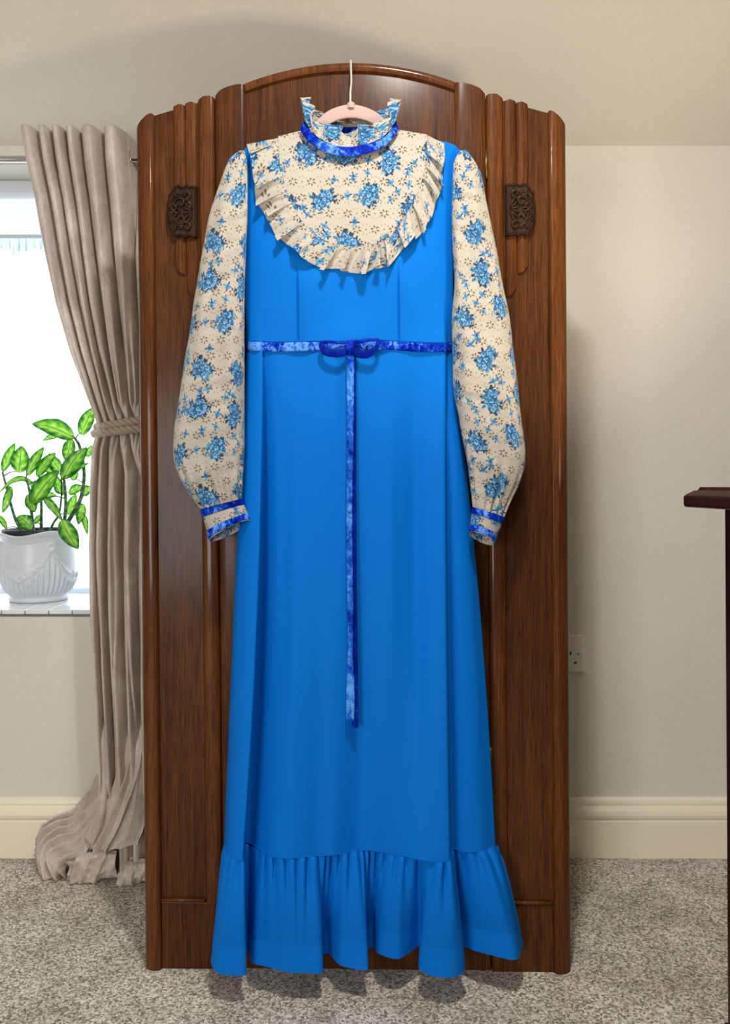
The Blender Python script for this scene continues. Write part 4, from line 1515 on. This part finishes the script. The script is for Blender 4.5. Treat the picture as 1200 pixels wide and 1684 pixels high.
for k, (bx0_, by0_, tx_, ty_, wdt, db, dt, bow_, st) in enumerate(LV):
    nl, nw = 36, 17
    base_p = np.array(px(bx0_, by0_, PY + db)); tip_p = np.array(px(tx_, ty_, PY + dt))
    ax_ = tip_p - base_p; ln = np.linalg.norm(ax_); ax_ /= ln
    view = base_p - np.array([0, 0, H]); view /= np.linalg.norm(view)
    wid = np.cross(ax_, view); wid /= np.linalg.norm(wid)
    nrm = np.cross(wid, ax_)
    if nrm[1] > 0:
        nrm = -nrm
    tilt = random.uniform(-0.5, 0.5)
    w2 = wid * math.cos(tilt) + nrm * math.sin(tilt); n2 = -wid * math.sin(tilt) + nrm * math.cos(tilt)
    hw = 1.14 * wdt / PS / 2 / math.cos(tilt)
    P = np.zeros((nl, nw, 3)); Cc = np.zeros((nl, nw, 3))
    sgn = wid if wid[2] > 0 or abs(wid[2]) < 0.2 else -wid
    for i in range(nl):
        t_ = i / (nl - 1)
        prof_ = (math.sin(PI * t_ ** 0.80)) ** 0.72 * (1 - 0.20 * t_) if 0 < t_ < 1 else 0.0
        prof_ = max(prof_, 0.015)
        for j in range(nw):
            a = (j / (nw - 1) - 0.5) * 2
            wave = 0.06 * math.sin(t_ * 17 + k + (1.5 if a > 0 else 0)) * abs(a) ** 2
            P[i, j] = base_p + ax_ * ln * t_ + np.array([0, 0, 1.0]) * (bow_ / PS) * math.sin(PI * t_) + w2 * hw * prof_ * a + n2 * (hw * (0.30 * abs(a) ** 1.3 + wave) * prof_ - 0.10 * ln * math.sin(PI * t_) * 0.4)
            # variegation: pale yellow-green centre, deeper green margin and midrib
            nn = noise.noise(Vector((a * 2.2 + k * 3.1, t_ * 7.0, k * 1.7))) + 0.5 * noise.noise(Vector((a * 6 + k, t_ * 18.0, k * 0.7)))
            pale = np.clip(1.05 - abs(a) ** 1.5 * 1.30 - max(0, t_ - 0.75) * 2.0 + 0.45 * nn - 0.35 * math.sin((t_ * 26 - abs(a) * 6)) * abs(a), 0, 1)
            if abs(a) < 0.07:
                pale *= 0.25
            g0 = np.array(lin((26, 92, 40))); g1 = np.array(lin((118, 186, 46))); g2 = np.array(lin((196, 222, 112)))
            cI = g0 * (1 - pale) + g1 * pale
            Cc[i, j] = cI * (1 - 0.45 * max(0, pale - 0.7) / 0.3) + g2 * 0.45 * max(0, pale - 0.7) / 0.3
    grid('leaf', P, M['leaf'], stems[st], base=pc, color=Cc)
    # petiole back to its stem
    sv = np.array([px(x, y, PY + d) for x, y, d in ST[st]])
    sv = spl(sv, 60)
    cand = sv[sv[:, 2] < base_p[2] - 0.004]
    if len(cand) == 0:
        cand = sv[:1]
    j = np.argmin(np.linalg.norm(cand - base_p, axis=1))
    if np.linalg.norm(cand[j] - base_p) > 0.004:
        a_, b_ = cand[j], P[2, nw // 2]
        midp = (a_ + b_) / 2 + np.array([0, 0, 0.006])
        tubes('petiole', [(spl(np.array([a_, midp, b_]), 12), np.linspace(0.0022, 0.0014, 12))], M['stem'], stems[st], 6, pc)

# ------------------------------------------------------------------ wall socket
sx0, sx1 = px(905, 0, YW)[0], px(959, 0, YW)[0]
sz0, sz1 = px(0, 1104, YW)[2], px(0, 1043, YW)[2]
so = empty('wall_socket', ((sx0 + sx1) / 2 - 0.03, YW, sz0))
tag(so, 'white plug socket on the wall beside the wardrobe', 'socket')
ol = so.location
sx0 -= 0.055
pl_ = box('face_plate', (sx0 - ol.x, -0.011, 0), (sx1 - ol.x, 0, sz1 - sz0), M['socket'], so, 0.003)


def slot(name, x, y, w, h, m, d=0.0113, bevel=0.0):
    c = px(x, y, YW)
    return box(name, (c[0] - w / 2 - ol.x, -d, c[2] - h / 2 - ol.z), (c[0] + w / 2 - ol.x, -d + 0.004, c[2] + h / 2 - ol.z), m, so, bevel)


slot('pin_slot', 936, 1073, 0.0045, 0.009, M['black'])
slot('pin_slot', 944, 1088.5, 0.0085, 0.0048, M['black'])
slot('pin_slot', 928, 1088.5, 0.0085, 0.0048, M['black'])
sc_ = lathe('screw', [(0.0, 0.0022), (0.0022, 0.0018), (0.0036, 0.0008), (0.0038, 0.0)], 20, M['steel'], so)
c = px(949.5, 1074, YW)
sc_.rotation_euler = (PI / 2, 0, 0)
sc_.location = (c[0] - ol.x, -0.011, c[2] - ol.z)

# ------------------------------------------------------------------ chest of drawers at the right edge
CY1 = 1.40
cs = F / CY1
cx0 = (1186 - 600) / cs
ch = empty('side_cabinet', (cx0 + 0.25, CY1 - 0.45, 0))
tag(ch, 'dark reddish wooden cabinet with moulded overhanging top at the right edge', 'cabinet')
co = ch.location
zt0, zt1 = H + (HY - 834) / cs, H + (HY - 801) / cs


def lean(x, y, z):
    return (x - 0.006 * (z - 0.9), y, z)


def cbox(name, a, b, m, bevel=0.002, parent=ch):
    return box(name, tuple(a[i] - co[i] for i in range(3)), tuple(b[i] - co[i] for i in range(3)), m, parent, bevel, lean)


cw, cd = 0.40, 0.36
cbox('body', (cx0 + 0.006, CY1 - cd, 0.05), (cx0 + cw, CY1, zt0), M['mahogany'])
cbox('plinth', (cx0, CY1 - cd - 0.005, 0), (cx0 + cw, CY1 + 0.004, 0.08), M['mahogany'], 0.004)
ov = (1186 - 1127) / cs
zm = zt0 + (zt1 - zt0) * 0.62
cbox('top_board', (cx0 - ov, CY1 - cd - ov, zt0), (cx0 + cw, CY1 + 0.012, zm), M['mahogany'], 0.005)
V = []
for (in_, z) in ((0.004, zm), (0.014, zm + 0.007), (0.019, zm + 0.008), (0.022, zt1)):
    V += [(cx0 - ov + in_ - co.x, CY1 - cd - ov + in_ - co.y, z), (cx0 + cw - co.x, CY1 - cd - ov + in_ - co.y, z), (cx0 + cw - co.x, CY1 + 0.012 - in_ - co.y, z), (cx0 - ov + in_ - co.x, CY1 + 0.012 - in_ - co.y, z)]
Fc = [(3, 2, 1, 0), (12, 13, 14, 15)] + [(r * 4 + i, r * 4 + (i + 1) % 4, r * 4 + 4 + (i + 1) % 4, r * 4 + 4 + i) for r in range(3) for i in range(4)]
me = bpy.data.meshes.new('top_moulding'); me.from_pydata([lean(*v) for v in V], [], Fc)
link('top_moulding', me, M['mahogany'], ch, False)
zz = 0.10
for h_ in (0.24, 0.22, 0.20, 0.17):
    dr = cbox('drawer', (cx0 - 0.012, CY1 - cd + 0.04, zz), (cx0 + 0.02, CY1 - 0.07, zz + h_ - 0.012), M['mahogany'], 0.004)
    for f_ in (0.5,):
        kn = lathe('knob', [(0.006, 0), (0.006, 0.012), (0.014, 0.018), (0.015, 0.024), (0.010, 0.029), (0, 0.030)], 20, M['brass'], dr)
        kn.rotation_euler = (0, -PI / 2, 0)
        kn.location = (cx0 - 0.012 - co.x, CY1 - cd + 0.04 + (cd - 0.14) * f_ - co.y, zz + h_ / 2 - co.z)
    zz += h_
